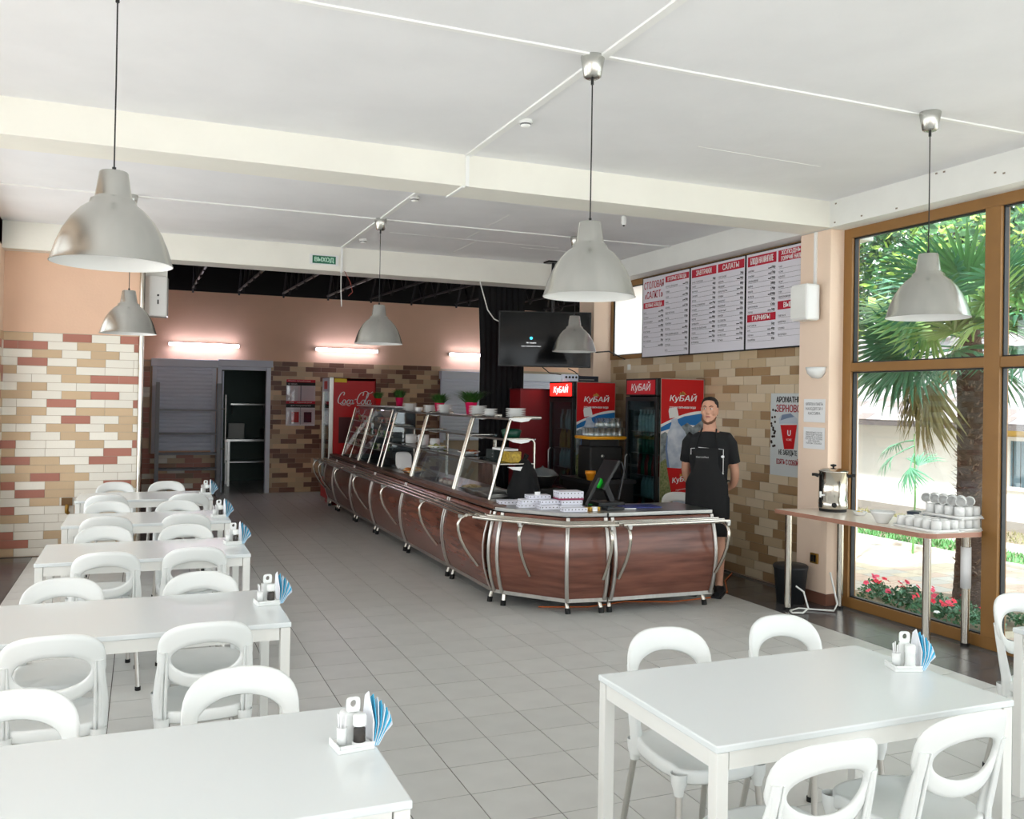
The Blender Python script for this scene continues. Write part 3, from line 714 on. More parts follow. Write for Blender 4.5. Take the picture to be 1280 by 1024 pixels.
def glass_case(y0, y1, label):
    t = thing('glass_display_case', label, 'display case', (2.90, y0, ZT), 0, 'tall glass display cases on the counter'); L = y1-y0
    for yy in (.012, L*.5, L-.012):
        part('front_bar', MB().tube([(0, yy, 0), (.20, yy, .76 if yy != L*.5 else .62)], .012 if yy != L*.5 else .008, 8), M_chrome, t)
    m = MB().grid([[(.008, .02, .0), (.008, L-.02, 0)], [(.20, .02, .72), (.20, L-.02, .72)], [(.25, .02, .775), (.25, L-.02, .775)], [(.33, .02, .79), (.33, L-.02, .79)]])
    part('curved_front_glass', m, M_dglass, t)
    part('top_panel', MB().box(.22, .50, 0, L, .785, .805), mat('case_top', (.85, .86, .88), .2), t, bev=.004)
    part('back_panel', MB().box(.50, .51, 0, L, .0, .80), mat('dark_case_back', (.12, .13, .14), .3), t)
    part('base_tray', MB().box(.01, .5, .01, L-.01, 0, .03), M_black, t)
    for z, a in ((.20, .08), (.38, .13), (.56, .17)):
        s = part('shelf', MB().box(a, .49, .02, L-.02, z, z+.006), M_shelfglass, t); part('shelf_lip', MB().box(a-.004, a, .02, L-.02, z-.004, z+.010), M_steel, s)
    for yy in (0, L): part('side_glass', MB().prism([(.01, 0), (.5, 0), (.5, .79), (.30, .79), (.22, .74)], yy-.002, yy+.002, Matrix(((1, 0, 0, 0), (0, 0, 1, 0), (0, 1, 0, 0), (0, 0, 0, 1)))), M_dglass, t)
    return t
glass_case(11.64, 12.80, 'nearer dark tall glass display case on the counter')
glass_case(12.84, 13.95, 'farther dark tall glass display case on the counter, beside the red cooler')

# ---------------------------------------------------------------- crockery and plants on the top shelf
def plates_mesh():
    return MB().lathe([(.001, 0), (.055, 0), (.058, .004), (.095, .011), (.097, .0135), (.058, .008), (.001, .006)], n=22).mesh('plate', M_porc)
PLM = plates_mesh()
def stack(x, y, z, n, lab, grp, s=1.0, dz=.0125):
    for k in range(n):
        lb = lab.replace('white plate', ('bottom white plate', 'second white plate', 'third white plate', 'fourth white plate', 'fifth white plate', 'sixth white plate', 'seventh white plate', 'eighth white plate', 'ninth white plate')[k] if k < n-1 else 'topmost white plate')
        o = place('plate', PLM, None, (x+random.uniform(-.002, .002), y+random.uniform(-.002, .002), z+k*dz)); o.scale = (s, s, 1)
        o['label'] = lb; o['category'] = 'plate'; o['group'] = grp
Z1 = 1.571
stack(3.27, 7.82, Z1, 7, 'white plate in the last stack on the top shelf, nearest the camera', 'plates in the nearest stack')
stack(3.27, 8.50, Z1, 6, 'white plate in the low stack left of the third magenta pot', 'plates in the small stack by the third pot', .8)
stack(3.27, 8.86, Z1, 8, 'white plate in the tall stack before the nearest grass pot', 'plates in the stack by the nearest pot')
stack(3.27, 9.98, Z1, 8, 'white plate in the tall stack right of the thin magenta pot', 'plates in the tall middle stack')
stack(3.27, 10.56, Z1, 7, 'white plate in the stack left of the thin magenta pot', 'plates in the stack left of the thin pot', .85)
stack(3.27, 11.45, Z1, 8, 'white plate in the farthest stack, next to the round magenta pot', 'plates in the farthest stack')
bm_ = MB().lathe([(.001, 0), (.03, 0), (.034, .004), (.052, .028), (.050, .030), (.03, .007), (.001, .006)], n=20).mesh('bowl', M_porc)
for k in range(3):
    o = place('small_bowl', bm_, None, (3.27, 11.03, Z1+.012*k)); o['label'] = 'small white bowl nested between two plate stacks on the top shelf'; o['category'] = 'bowl'; o['group'] = 'nested small bowls'
M_mag = mat('magenta_pot', (.85, .06, .33), .45); M_potred = mat('red_pot', (.90, .08, .12), .45)
M_blade = mat('grass_blade', (.20, .40, .13), .6, vary=.2)
def grass_pot(x, y, z, pm, label, sc=1., seed=0, wide=1.):
    t = thing('potted_grass', label, 'plant', (x, y, z), 0, 'grass plants in bright pots on the counter')
    part('pot', MB().lathe([(.001, 0), (.036*sc, 0), (.050*sc, .095*sc), (.053*sc, .097*sc), (.052*sc, .103*sc), (.046*sc, .101*sc), (.044*sc, .09*sc), (.001, .088*sc)], n=24), pm, t)
    r = random.Random(seed); m = MB()
    for k in range(420):
        a = r.random()*2*pi; rr = r.random()*.042*sc; h = (.050+.055*r.random())*sc*1.15; sp = (.02+.085*r.random())*sc*wide; wd = .0034*sc
        p = Vector((rr*cos(a), rr*sin(a), .09*sc)); q = p+Vector((sp*.45*cos(a), sp*.45*sin(a), h*.7)); e = p+Vector((sp*cos(a), sp*sin(a), h))
        s = Vector((-sin(a), cos(a), 0))*wd
        m.add([p-s, p+s, q+s*.8, q-s*.8, e], [(0, 1, 2, 3), (3, 2, 4)])
    part('grass', m, M_blade, t, kind='stuff')
    return t
grass_pot(3.30, 13.30, 1.628, M_potred, 'grass in a red pot on the farther glass case', 1.0, 1)
grass_pot(3.32, 12.15, 1.628, M_mag, 'grass in a magenta pot on the nearer glass case', 1.15, 2)
grass_pot(3.31, 10.30, Z1, M_mag, 'grass in a thin magenta pot between two plate stacks', 1.15, 3, 1.35)
grass_pot(3.31, 9.18, Z1, M_mag, 'wide grass in a magenta pot nearest the camera on the top shelf', 1.3, 4, 1.7)
# ---------------------------------------------------------------- second tier: mugs, dishes, boxes
Z2 = 1.156
def mug(name, x, y, z, r, h, lab, grp=None, m=M_porc, handle=True, rz=0., cat='mug'):
    t = thing(name, lab, cat, (x, y, z), rz, grp)
    part('cup', MB().lathe([(.001, 0), (r*.86, 0), (r*.95, .006), (r, h*.5), (r, h), (r*.94, h), (r*.93, .01), (.001, .008)], n=22), m, t)
    if handle: part('handle', MB().tube([(r*.96, 0, h*.8), (r*1.35, 0, h*.78), (r*1.5, 0, h*.5), (r*1.3, 0, h*.25), (r*.95, 0, h*.2)], r*.11, 6), m, t)
    return t
mug('enamel_canister', 3.25, 11.30, Z2, .072, .115, 'white canister at the left end of the middle tier', handle=True)
mug('large_mug', 3.25, 10.75, Z2, .07, .13, 'large white mug left of the salad dish', rz=1.2)
mug('large_mug', 3.30, 10.42, Z2, .06, .10, 'white mug directly behind the salad dish', rz=2)
def dish(name, x, y, z, r, lab, food, fh, cat, seed=1, under=M_porc, lump=26):
    t = thing(name, lab, cat, (x, y, z))
    part('dish', MB().lathe([(.001, 0), (r*.6, 0), (r*.66, .008), (r, .03), (r*.99, .034), (r*.62, .014), (.001, .012)], n=28), under, t)
    rr = random.Random(seed); m = MB()
    for k in range(lump):
        a = rr.random()*2*pi; d = (rr.random()**.5)*r*.78; s = r*(.12+.12*rr.random()); m.cur = k % len(food)
        m.ball((d*cos(a), d*sin(a), .02+fh*(1-d/r)*rr.random()), s, 7, (1, 1, .55))
    part('food', m, food, t, kind='stuff')
    return t
F = lambda n, c: mat(n, c, .55)
dish('salad_dish', 3.2, 10.02, Z2, .13, 'oval dish of chopped salad on the middle tier', [F('salad_yellow', (.80, .72, .40)), F('salad_green', (.50, .55, .25)), F('salad_cream', (.85, .80, .62))], .03, 'food', 3)
dish('pastry_dish', 3.2, 8.92, Z2+.001, .12, 'dish of orange-brown baked pastry on the middle tier', [F('pastry_orange', (.72, .38, .18)), F('pastry_brown', (.50, .22, .12))], .03, 'food', 4)
t = thing('tea_box_row', 'row of dark tea cartons on the tier over the black bag', 'box', (3.2, 8.18, Z2))
for k in range(3): part('carton', MB().box(-.04, .10, -.10+k*.075, -.03+k*.075, 0, .095), mat('dark_green_carton', (.07, .13, .13), .5), t, bev=.002); 
part('carton_spot', MB().cyl((-.041, -.06, .03), .008, .001).cyl((-.041, -.06, .06), .008, .001), M_paper, t)
single('tea_carton', MB().box(-.05, .07, -.11, .11, 0, .10), mat('yellow_carton', (.80, .68, .22), .5, noise=.3, nscale=40, c2=(.55, .42, .10)), 'mustard yellow tea carton at the end of the tier', 'box', (3.2, 7.78, Z2), bev=.002)
single('tea_carton', MB().box(-.07, .07, -.16, .16, 0, .02), M_paper, 'flat white carton lying across the yellow and dark tea cartons', 'box', (3.22, 7.95, Z2+.101), bev=.002)
q = MB().lathe([(.001, 0), (.075, 0), (.085, .012), (.105, .07), (.07, .085), (.001, .088)], n=8)
single('green_bag', q, mat('dark_green_plastic', (.03, .25, .18), .4), 'dark green plastic packet on the upper tier, nearest the camera', 'packet', (3.22, 7.80, 1.381))
# on the counter top itself
t = thing('plate_rack', 'white plates standing upright in a rack in the farther shelf unit', 'plate rack', (3.12, 11.28, .824))
spm = MB().prism([(.10*math.copysign(abs(cos(a))**.45, cos(a)), .105+.105*math.copysign(abs(sin(a))**.45, sin(a))) for a in [2*pi*j/20 for j in range(20)]], -.003, .003, Matrix.Rotation(-.10, 4, 'X') @ Matrix.Rotation(pi/2, 4, 'X')).mesh('standing_plate', M_porc)
for k in range(11): place('standing_plate', spm, t, (.006*k, -.15+k*.028, .004), bev=.002)
part('rack_wire', MB().tube([(-.07, -.2, .02), (-.07, .2, .02)], .004, 6).tube([(.07, -.2, .02), (.07, .2, .02)], .004, 6).tube([(-.07, -.2, .02), (-.07, -.2, .0), (.07, -.2, 0), (.07, -.2, .02)], .004, 6), M_steel, t)
t = dish('bread_platter', 3.10, 10.62, .824, .17, 'platter of sliced bread and rolls beside the upright plates', [F('bread_tan', (.85, .68, .42)), F('bread_orange', (.80, .48, .22)), F('bread_cream', (.92, .85, .66))], .07, 'food', 7, M_steel, 34)
t = thing('glass_cake_box', 'clear countertop glass box with pink cakes inside', 'display box', (3.06, 9.72, .824))
part('glass_lid', MB().box(-.06, .22, -.30, .30, .0, .004).grid([[(-.06, -.30, .02), (-.06, .30, .02)], [(.02, -.30, .24), (.02, .30, .24)], [(.22, -.30, .24), (.22, .30, .24)]], False), M_dglass, t)
part('frame_bar', MB().tube([(-.06, -.30, .01), (.02, -.30, .24), (.22, -.30, .24)], .005, 6).tube([(-.06, .30, .01), (.02, .30, .24), (.22, .30, .24)], .005, 6), M_steel, t)
for k in range(6):
    single('pink_cake', MB().ball((0, 0, .028), .035, 10, (1, 1, .8)), F('pink_icing', (.78, .52, .50)) if k % 2 else F('pale_icing', (.88, .78, .72)), 'small iced cake in the row by the glass cake box', 'cake', (3.02+.05*(k % 2), 8.98+.07*k, .824), group='row of iced cakes')
dish('pie_tray', 3.10, 8.55, .824, .15, 'tray of golden pies behind the nearest glass front', [F('pie_gold', (.82, .68, .45)), F('pie_pale', (.88, .78, .60))], .03, 'food', 9, M_steel, 22)
for k, (y, l) in enumerate(((8.20, 'long stainless steel food tray with a rolled rim behind the nearest shelf posts'), (7.86, 'shallow stainless tray at the end of the glass front'))):
    m = MB().box(-.16, .16, -.14, .14, 0, .006).tube([(-.16, -.14, .035), (.16, -.14, .035), (.16, .14, .035), (-.16, .14, .035)], .006, 6, True).box(-.16, -.155, -.14, .14, 0, .035).box(.155, .16, -.14, .14, 0, .035).box(-.16, .16, -.14, -.135, 0, .035).box(-.16, .16, .135, .14, 0, .035)
    single('steel_tray', m, M_steel, l, 'tray', (3.12, y, .824))
# black bag behind the shelf end
rows = []
for i in range(9):
    f = i/8; z = .36*f; rx = .13*(1-.75*f**3)*(1+.1*sin(9*f)); ry = .22*(1-.7*f**2)
    rows.append([Vector((rx*cos(a)*(1+.08*sin(5*a+i)), ry*sin(a)*(1+.06*cos(4*a-i)), z)) for a in [2*pi*j/20 for j in range(20)]])
b = MB().grid(rows, True, True); b.add(rows[-1], [tuple(range(20))])
bag = thing('black_bag', 'slumped black bag on the counter under the end of the nearest shelf unit', 'bag', (3.30, 7.66, .824)); part('sack', b, M_blackcloth, bag); part('knot', MB().tube([(0, -.02, .35), (.01, -.05, .40), (.02, .03, .41), (0, .02, .35)], .012, 6), M_blackcloth, bag)

# ---------------------------------------------------------------- small boxes on the corner module
M_box = mat('white_candy_box', (.88, .88, .92), .5); M_dots = M_ink; M_stripe = mat('dark_pink_stripe', (.55, .12, .30), .5)
def candy(x, y, z, dx, dy, dz, rz, lab, stripe=False, grp='small cartons stacked on the corner counter'):
    t = thing('sweet_carton', lab, 'box', (x, y, z), rz, grp)
    part('carton', MB().box(-dx/2, dx/2, -dy/2, dy/2, 0, dz), M_box, t, bev=.0015)
    d = MB(); n = int(dx/.03)
    for k in range(n):
        xx = -dx/2+(k+.5)*dx/n; d.box(xx-.004, xx+.004, -dy/2-.0012, -dy/2+.001, dz*.45, dz*.45+.008)
    n2 = int(dy/.03)
    for k in range(n2):
        yy = -dy/2+(k+.5)*dy/n2; d.box(-dx/2-.0012, -dx/2+.001, yy-.004, yy+.004, dz*.45, dz*.45+.008)
    part('printed_dots', d, M_dots, t)
    if stripe: part('printed_stripe', MB().box(-dx/2-.001, dx/2+.001, -dy/2-.001, dy/2+.001, 0, dz*.42), M_stripe, t)
    return t
zc = .823; R3 = -.10
L_ = [(2.99, 7.27, 0, .20, .13, .034, -.15, 'leftmost white dotted carton lying alone'), (3.06, 7.02, 0, .17, .12, .034, R3, 'low white carton at the left of the carton pile, bottom layer'), (3.19, 6.86, 0, .19, .12, .034, R3, 'white carton in the bottom layer of the pile'), (3.36, 6.83, 0, .20, .12, .034, R3, 'white carton in the bottom layer behind the front one'),
      (3.32, 6.66, 0, .21, .09, .032, R3, 'front white carton with two black dots, beside the small jars'), (3.07, 7.02, .035, .16, .12, .034, R3+.05, 'white dotted carton in the second layer, left'), (3.22, 6.94, .035, .18, .12, .034, R3, 'white dotted carton in the second layer, middle'), (3.39, 6.88, .035, .19, .12, .034, R3, 'white dotted carton in the second layer, right'),
      (3.17, 7.06, .070, .20, .12, .030, R3, 'white carton on top of the pile with a small price card on it'), (3.40, 6.93, .070, .22, .16, .036, R3, 'carton with a crimson stripe, third layer on the right'), (3.40, 6.93, .107, .22, .16, .034, R3, 'topmost white carton with a row of black dots')]
for i, (x, y, z, a, b, c, r, l) in enumerate(L_): candy(x, y, zc+z+.0005, a, b, c, r, l, i == 9)
single('price_card', MB().box(-.025, .025, -.002, .002, 0, .028), M_paper, 'small blank-looking white card standing on the carton pile', 'card', (3.15, 7.02, zc+.1015))
for k, (x, l) in enumerate(((3.425, 'small gold-lidded spice jar touching the front carton'), (3.458, 'second small gold-lidded spice jar'), (3.535, 'small gold-lidded jar right of the white packet'))):
    t = thing('spice_jar', l, 'jar', (x, 6.63, zc), 0, 'small jars at the counter edge'); part('glass', MB().lathe([(.001, 0), (.014, 0), (.015, .003), (.015, .022)], n=14), mat('amber_jar', (.65, .48, .16), .3), t); part('lid', MB().cyl((0, 0, .022), .0155, .012, 14), mat('gold_lid', (.80, .65, .25), .3, metal=.6), t)
single('white_packet', MB().box(-.022, .022, -.014, .014, 0, .036), M_paper, 'small plain white packet between the spice jars', 'packet', (3.497, 6.63, zc), bev=.002)
t = thing('cream_cup', 'small cream flower pot with a few sprigs behind the cartons', 'plant', (3.50, 7.02, zc)); part('pot', MB().lathe([(.001, 0), (.026, 0), (.033, .055), (.036, .056), (.035, .066), (.03, .064), (.001, .05)], n=18), mat('cream_pot', (.90, .86, .70), .5), t)
m = MB()
for k in range(16):
    a = k*2.4; m.tube([(.01*cos(a), .01*sin(a), .05), (.02*cos(a), .02*sin(a), .085), (.03*cos(a), .03*sin(a), .10)], .002, 4)
part('sprig', m, M_blade, t)
# cash till, card reader, side things
t = thing('cash_till', 'black touch-screen till turned away, with a green round sticker', 'till', (3.80, 6.98, zc), 0)
part('base', MB().prism([(-.13, -.10), (.13, -.10), (.13, .12), (-.13, .12)], 0, .035), M_black, t, bev=.006)
mt = Matrix.Translation((-.0, .04, .24)) @ Matrix.Rotation(.55, 4, 'Y') @ Matrix.Rotation(-.1, 4, 'Z')
part('monitor', MB().box(-.03, .0, -.16, .16, -.13, .17, mt), M_black, t, bev=.008)
part('stand', MB().beam((.06, .02, .03), (-.02, .04, .22), .10, .05), M_black, t, bev=.006)
mt2 = Matrix.Translation((-.16, -.02, .13)) @ Matrix.Rotation(.5, 4, 'Y')
part('customer_display', MB().box(-.02, .012, -.035, .035, -.14, .13, mt2), M_black, t, bev=.006)
part('sticker', MB().lathe([(.001, 0), (.03, 0), (.03, .002), (.001, .002)], n=20, m=Matrix.Translation((-.10, -.052, .20)) @ Matrix.Rotation(.4, 4, 'Y') @ Matrix.Rotation(pi/2, 4, 'X') @ Matrix.Diagonal((1, 1.5, 1, 1))), mat('green_sticker', (.10, .80, .20), .4), t, label='bright green oval sticker')
part('cradle', MB().tube([(.12, 0, .05), (.17, 0, .30), (.14, 0, .38)], .012, 6), M_black, t)
t = thing('card_terminal', 'flat black card terminal lying in front of the till', 'card terminal', (3.70, 6.68, zc), .1); part('case', MB().box(-.09, .09, -.045, .045, 0, .022), M_black, t, bev=.004); part('screen', MB().box(-.07, -.01, -.03, .03, .022, .0235), mat('dull_screen', (.25, .32, .36), .1), t)
single('blue_folder', MB().box(-.17, .17, -.10, .10, 0, .010), mat('navy_folder', (.06, .13, .42), .4), 'dark blue folder lying on the front counter', 'folder', (4.02, 6.80, zc), -.05, bev=.002)
single('ballpoint_pen', MB().tube([(-.06, 0, .006), (.06, 0, .006)], .005, 8), M_paper, 'white pen lying left of the blue folder', 'pen', (3.845, 6.66, zc), -.3)
t = thing('clear_tray', 'clear plastic document tray behind the cartons', 'tray', (3.68, 7.12-.1, zc+.0)); part('tray', MB().box(-.12, .05, -.04, .1, 0, .004).box(-.12, -.116, -.04, .1, 0, .06).box(.046, .05, -.04, .1, 0, .05), M_dglass, t); part('green_card', MB().box(-.04, .03, -.02, .05, .004, .010), mat('green_card', (.15, .6, .25), .5), t)

# dessert glasses inside the two tall cases
dg = MB().lathe([(.001, 0), (.022, 0), (.028, .006), (.006, .02), (.008, .03), (.034, .075), (.032, .076), (.001, .06)], n=14)
dms = [dg.mesh('dessert_glass', m) for m in (mat('cream_dessert', (.85, .78, .72), .3), mat('pink_dessert', (.80, .50, .50), .3), mat('green_dessert', (.45, .60, .30), .3))]
r = random.Random(6)
for (y0, nm) in ((11.64, 'nearer'), (12.84, 'farther')):
    for z, a, fl_ in ((.206, .13, 'lowest'), (.386, .18, 'middle'), (.566, .22, 'upper')):
        for k in range(6):
            o = place('dessert_glass', r.choice(dms), None, (2.90+a+r.uniform(0, .05), y0+.14+k*.17, ZT+z)); o['label'] = 'small dessert glass on the %s shelf of the %s tall glass case' % (fl_, nm); o['category'] = 'dessert'; o['group'] = 'desserts in the %s glass case' % nm
# ================================================================ SERVING HALL
M_tube = mat('fluorescent_tube', (.95, .92, 1.0), .3, emit=6)
for x0, x1, l in ((.42, 1.56, 'glowing fluorescent tube over the shuttered hatch, leftmost of the three'), (2.93, 4.06, 'glowing fluorescent tube over the red cooler, middle of the three'), (5.50, 6.62, 'glowing fluorescent tube beside the black curtain, rightmost of the three')):
    t = thing('tube_light', l, 'lamp', ((x0+x1)/2, 16.50, 2.61), 0, 'tube lights on the back wall'); L = x1-x0
    part('housing', MB().box(-L/2-.02, L/2+.02, .0, .06, -.02, .03), M_porc, t, bev=.004)
    part('tube', MB().tube([(-L/2, -.025, 0), (L/2, -.025, 0)], .028, 10), M_tube, t)
# steel edge pole, loudspeaker box at the end of the left brick wall
single('steel_pole', MB().tube([(-.018, 10.66, 0), (-.018, 10.66, 3.2)], .028, 12), M_chrome, 'polished steel pole running floor to beam at the end of the left brick wall', 'pole')
t = thing('hanging_loudspeaker', 'tapered white loudspeaker box hanging under the beam above the steel pole', 'speaker', (.11, 10.98, 3.21))
part('cabinet', MB().prism([(-.13, -.08), (-.05, -.16), (.13, -.14), (.15, .06), (-.12, .06)], -.60, -.14), M_porc, t, bev=.015)
part('bracket', MB().box(-.13, .13, -.10, .05, -.16, .0), M_white, t); part('side_panel', MB().box(-.155, -.13, -.09, .06, -.50, -.14), M_black, t)
part('emblem', MB().box(.028, .042, -.156, -.150, -.46, -.41).ball((.035, -.154, -.36), .012, 8), M_ink, t)
# steel tray rack in front of the shutter
t = thing('tray_rack', 'tall grey steel shelf rack standing before the shuttered hatch', 'rack', (.72, 16.15, 0))
for x in (-.48, .50):
    for y in (-.16, .16): part('post', MB().box(x-.03, x+.03, y-.02, y+.02, 0, 1.94 if x > 0 or y < 0 else 1.9), mat('grey_rack_paint', (.55, .57, .60), .5), t)
for z in (1.48, 1.08, .74, .48): part('shelf', MB().box(-.47, .49, -.17, .17, z-.015, z+.012), MATS['grey_rack_paint'], t)
# notice panel
t = thing('notice_panel', 'two-tier notice panel with clear pockets on the brick wall beside the kitchen door', 'notice board', (2.67, 16.555, 1.63))
part('backing', MB().box(-.26, .26, -.012, 0, -.42, .42), M_board, t)
q = MB(); q.cur = 0; q.box(-.26, .26, -.016, -.012, .37, .42); q.box(-.26, .26, -.016, -.012, -.02, .03); q.cur = 1; q.box(-.26, .26, -.016, -.012, .31, .37); q.box(-.26, .26, -.016, -.012, -.09, -.02)
q.cur = 2; q.box(-.16, -.03, -.017, -.012, -.36, -.17); q.cur = 3; q.box(.06, .20, -.017, -.012, -.36, -.17); q.cur = 4; q.box(-.005, .005, -.016, -.012, -.08-.34+.02, -.09); q.box(-.01, .01, -.016, -.012, .03, .31)
part('printed_band', q, [M_crim, M_ink, M_red, mat('navy_card', (.06, .08, .2), .5), mat('grey_line', (.5, .5, .55), .6)], t)
q = MB(); text(q, 'Уголок потребителя', (-.23, -.0175, .385), (1, 0, 0), (0, 0, 1), .022, .40); text(q, 'Информация', (-.23, -.0175, .33), (1, 0, 0), (0, 0, 1), .022, .16)
text(q, 'Информация', (-.2, -.0175, -.005), (1, 0, 0), (0, 0, 1), .022, .40); text(q, 'для покупателей', (-.18, -.0175, -.065), (1, 0, 0), (0, 0, 1), .025, .36)
part('lettering', q, M_paper, t)
for x in (-.13, .13):
    for z in (.17, -.25): part('pocket', MB().box(x-.12, x+.12, -.03, -.027, z-.14, z+.13), M_clear, t)
# black curtain partition
rows = []
for z in (0, 1.2, 2.4, 3.6, 4.2):
    rows.append([Vector((4.06+.62*k/40-(.06 if z > 2.5 else 0)*(1-k/40), 10.93+.018*sin(k*1.3+z*.2), z)) for k in range(41)])
cu = single('black_curtain', MB().grid(rows, True), M_blackcloth, 'tall black fabric curtain hanging behind the TV and the plant pots', 'curtain')
so = cu.modifiers.new('thickness', 'SOLIDIFY'); so.thickness = .006
# hanging wires
def wire(pts, r, m, lab): return single('hanging_wire', MB().tube(pts, r, 6), m, lab, 'wire')
M_wire = mat('white_cable', (.9, .9, .88), .5); M_wire2 = mat('red_cable', (.6, .25, .2), .5)
wire([(2.13, 10.48, 3.22), (2.13, 10.47, 3.0), (2.14, 10.47, 2.80)], .006, M_wire, 'white wire dangling from the beam under the exit sign')
wire([(2.17, 10.48, 3.22), (2.24, 10.48, 3.10), (2.27, 10.48, 2.98), (2.22, 10.48, 2.93)], .004, M_wire2, 'thin reddish wire curling from the beam under the exit sign')
wire([(3.86, 10.47, 3.22), (3.91, 10.46, 3.05), (3.97, 10.46, 2.86), (4.05, 10.44, 2.75), (4.16, 10.42, 2.70)], .007, M_wire, 'white cable sagging from the beam to the left side of the TV')
# TV on ceiling mount
t = thing('television', 'large black television hanging on a ceiling mount, showing a no-signal message', 'television', (4.61, 10.13, 2.50), math.atan2(-.40, 1.08))
W2 = .575; H2 = .345
part('screen_panel', MB().box(-W2, W2, -.02, .02, -H2, H2), M_black, t, bev=.006)
scr = part('screen', MB().box(-W2+.015, W2-.015, -.0225, -.02, -H2+.02, H2-.015), mat('glossy_screen', (.012, .015, .02), .10, spec=.25), t)
q = MB(); q.cur = 0; q.lathe([(.001, 0), (.018, 0)], (-.17, -.0235, .01), 14, Matrix.Rotation(pi/2, 4, 'X')); q.cur = 1
text(q, 'Нет сигнала', (-.17, -.0235, -.055), (1, 0, 0), (0, 0, 1), .018, .12, 'c'); text(q, 'Проверьте подключение кабеля и питание', (-.17, -.0235, -.095), (1, 0, 0), (0, 0, 1), .012, .24, 'c')
part('screen_message', q, [mat('cyan_glow', (.2, .7, .9), .4, emit=.9), mat('white_glow', (.8, .8, .8), .4, emit=.6)], scr)
part('rear_housing', MB().box(-.4, .4, .02, .07, -.25, .22), M_black, t, bev=.01)
part('mount_arm', MB().box(-.04, .04, .07, .12, -.1, .3), M_black, t)
t = thing('ceiling_mount', 'black pole of the TV mount bolted to the ceiling before the beam', 'mount', (4.78, 10.28, 3.5))
part('plate', MB().box(-.10, .10, -.08, .08, -.02, 0), M_black, t); part('pole', MB().tube([(0, 0, -.02), (0, 0, -.72)], .022, 10), M_black, t)
# exit sign
t = thing('exit_sign', 'small green illuminated exit sign with white letters on the far beam', 'sign', (1.93, 10.49, 3.335))
part('case', MB().box(-.165, .165, -.012, .01, -.058, .058), M_paper, t); part('face', MB().box(-.135, .135, -.015, -.012, -.045, .045), mat('exit_green', (.05, .42, .30), .4), t)
q = MB(); text(q, 'ВЫХОД', (0, -.0165, -.024), (1, 0, 0), (0, 0, 1), .05, .22, 'c', bold=.003); part('lettering', q, mat('pale_mint', (.78, .93, .85), .5), t)
# smoke detectors, camera
for x, y, l in ((2.20, 5.18, 'white smoke detector on the ceiling next to the front joint strip'), (2.17, 7.56, 'white smoke detector on the ceiling just beyond the first beam'), (2.24, 9.84, 'white smoke detector on the ceiling before the far beam')):
    t = thing('smoke_detector', l, 'smoke detector', (x, y, 3.5), 0, 'smoke detectors on the ceiling'); part('base', MB().lathe([(.001, 0), (.045, 0), (.045, -.02), (.001, -.021)], n=20), M_porc, t); part('sensor_head', MB().lathe([(.034, -.02), (.032, -.038), (.018, -.045), (.001, -.046)], n=20), M_trim, t); part('vent_ring', MB().lathe([(.0345, -.024), (.035, -.030), (.0335, -.034)], n=20), mat('grey_vent', (.45, .45, .45), .6), t)
t = thing('security_camera', 'small white security camera hanging from the ceiling left of the far pendant', 'camera', (4.07, 7.23, 3.5)); part('base', MB().cyl((0, 0, -.015), .04, .015, 16), M_porc, t); part('arm', MB().tube([(0, 0, -.01), (0, 0, -.06)], .008, 8), M_porc, t); part('camera_body', MB().lathe([(.001, -.05), (.022, -.05), (.024, -.06), (.024, -.12), (.018, -.135), (.001, -.136)], n=16), M_porc, t); part('lens', MB().ball((0, 0, -.135), .013, 10), M_black, t)

# ================================================================ COOLERS
PT = mat('clear_bottle', (.72, .80, .80), .15); PG = mat('green_bottle', (.12, .42, .30), .2); PB = mat('cola_bottle', (.22, .07, .05), .2); PR = mat('red_cap_bottle', (.72, .15, .15), .3); PY = mat('juice_pack', (.75, .60, .25), .4)
def bottle_mesh(m): return MB().lathe([(.001, 0), (.032, 0), (.034, .01), (.034, .13), (.030, .16), (.014, .20), (.012, .22), (.015, .222), (.015, .24), (.001, .241)], n=12).mesh('bottle', m)
BM = [bottle_mesh(m) for m in (PT, PG, PB, PR, PY)]
M_glow = mat('lit_red_header', (.95, .10, .08), .4, emit=1.3); M_dim = mat('unlit_red_header', (.78, .07, .13), .35)
M_int = mat('cooler_interior', (.30, .36, .37), .5)
GOLD = mat('gold_print', (.80, .60, .28), .5); SKY = mat('sky_blue_print', (.12, .45, .72), .4); ROCK = mat('mountain_print', (.62, .66, .68), .45, noise=.5, nscale=14, c2=(.30, .34, .36)); MEAD = mat('meadow_print', (.36, .44, .24), .5, noise=.5, nscale=40, c2=(.62, .62, .45)); BOT = mat('bottle_print', (.66, .72, .80), .35, noise=.35, nscale=9, c2=(.85, .88, .92)); BOTE = mat('bottle_edge_print', (.42, .52, .70), .4)
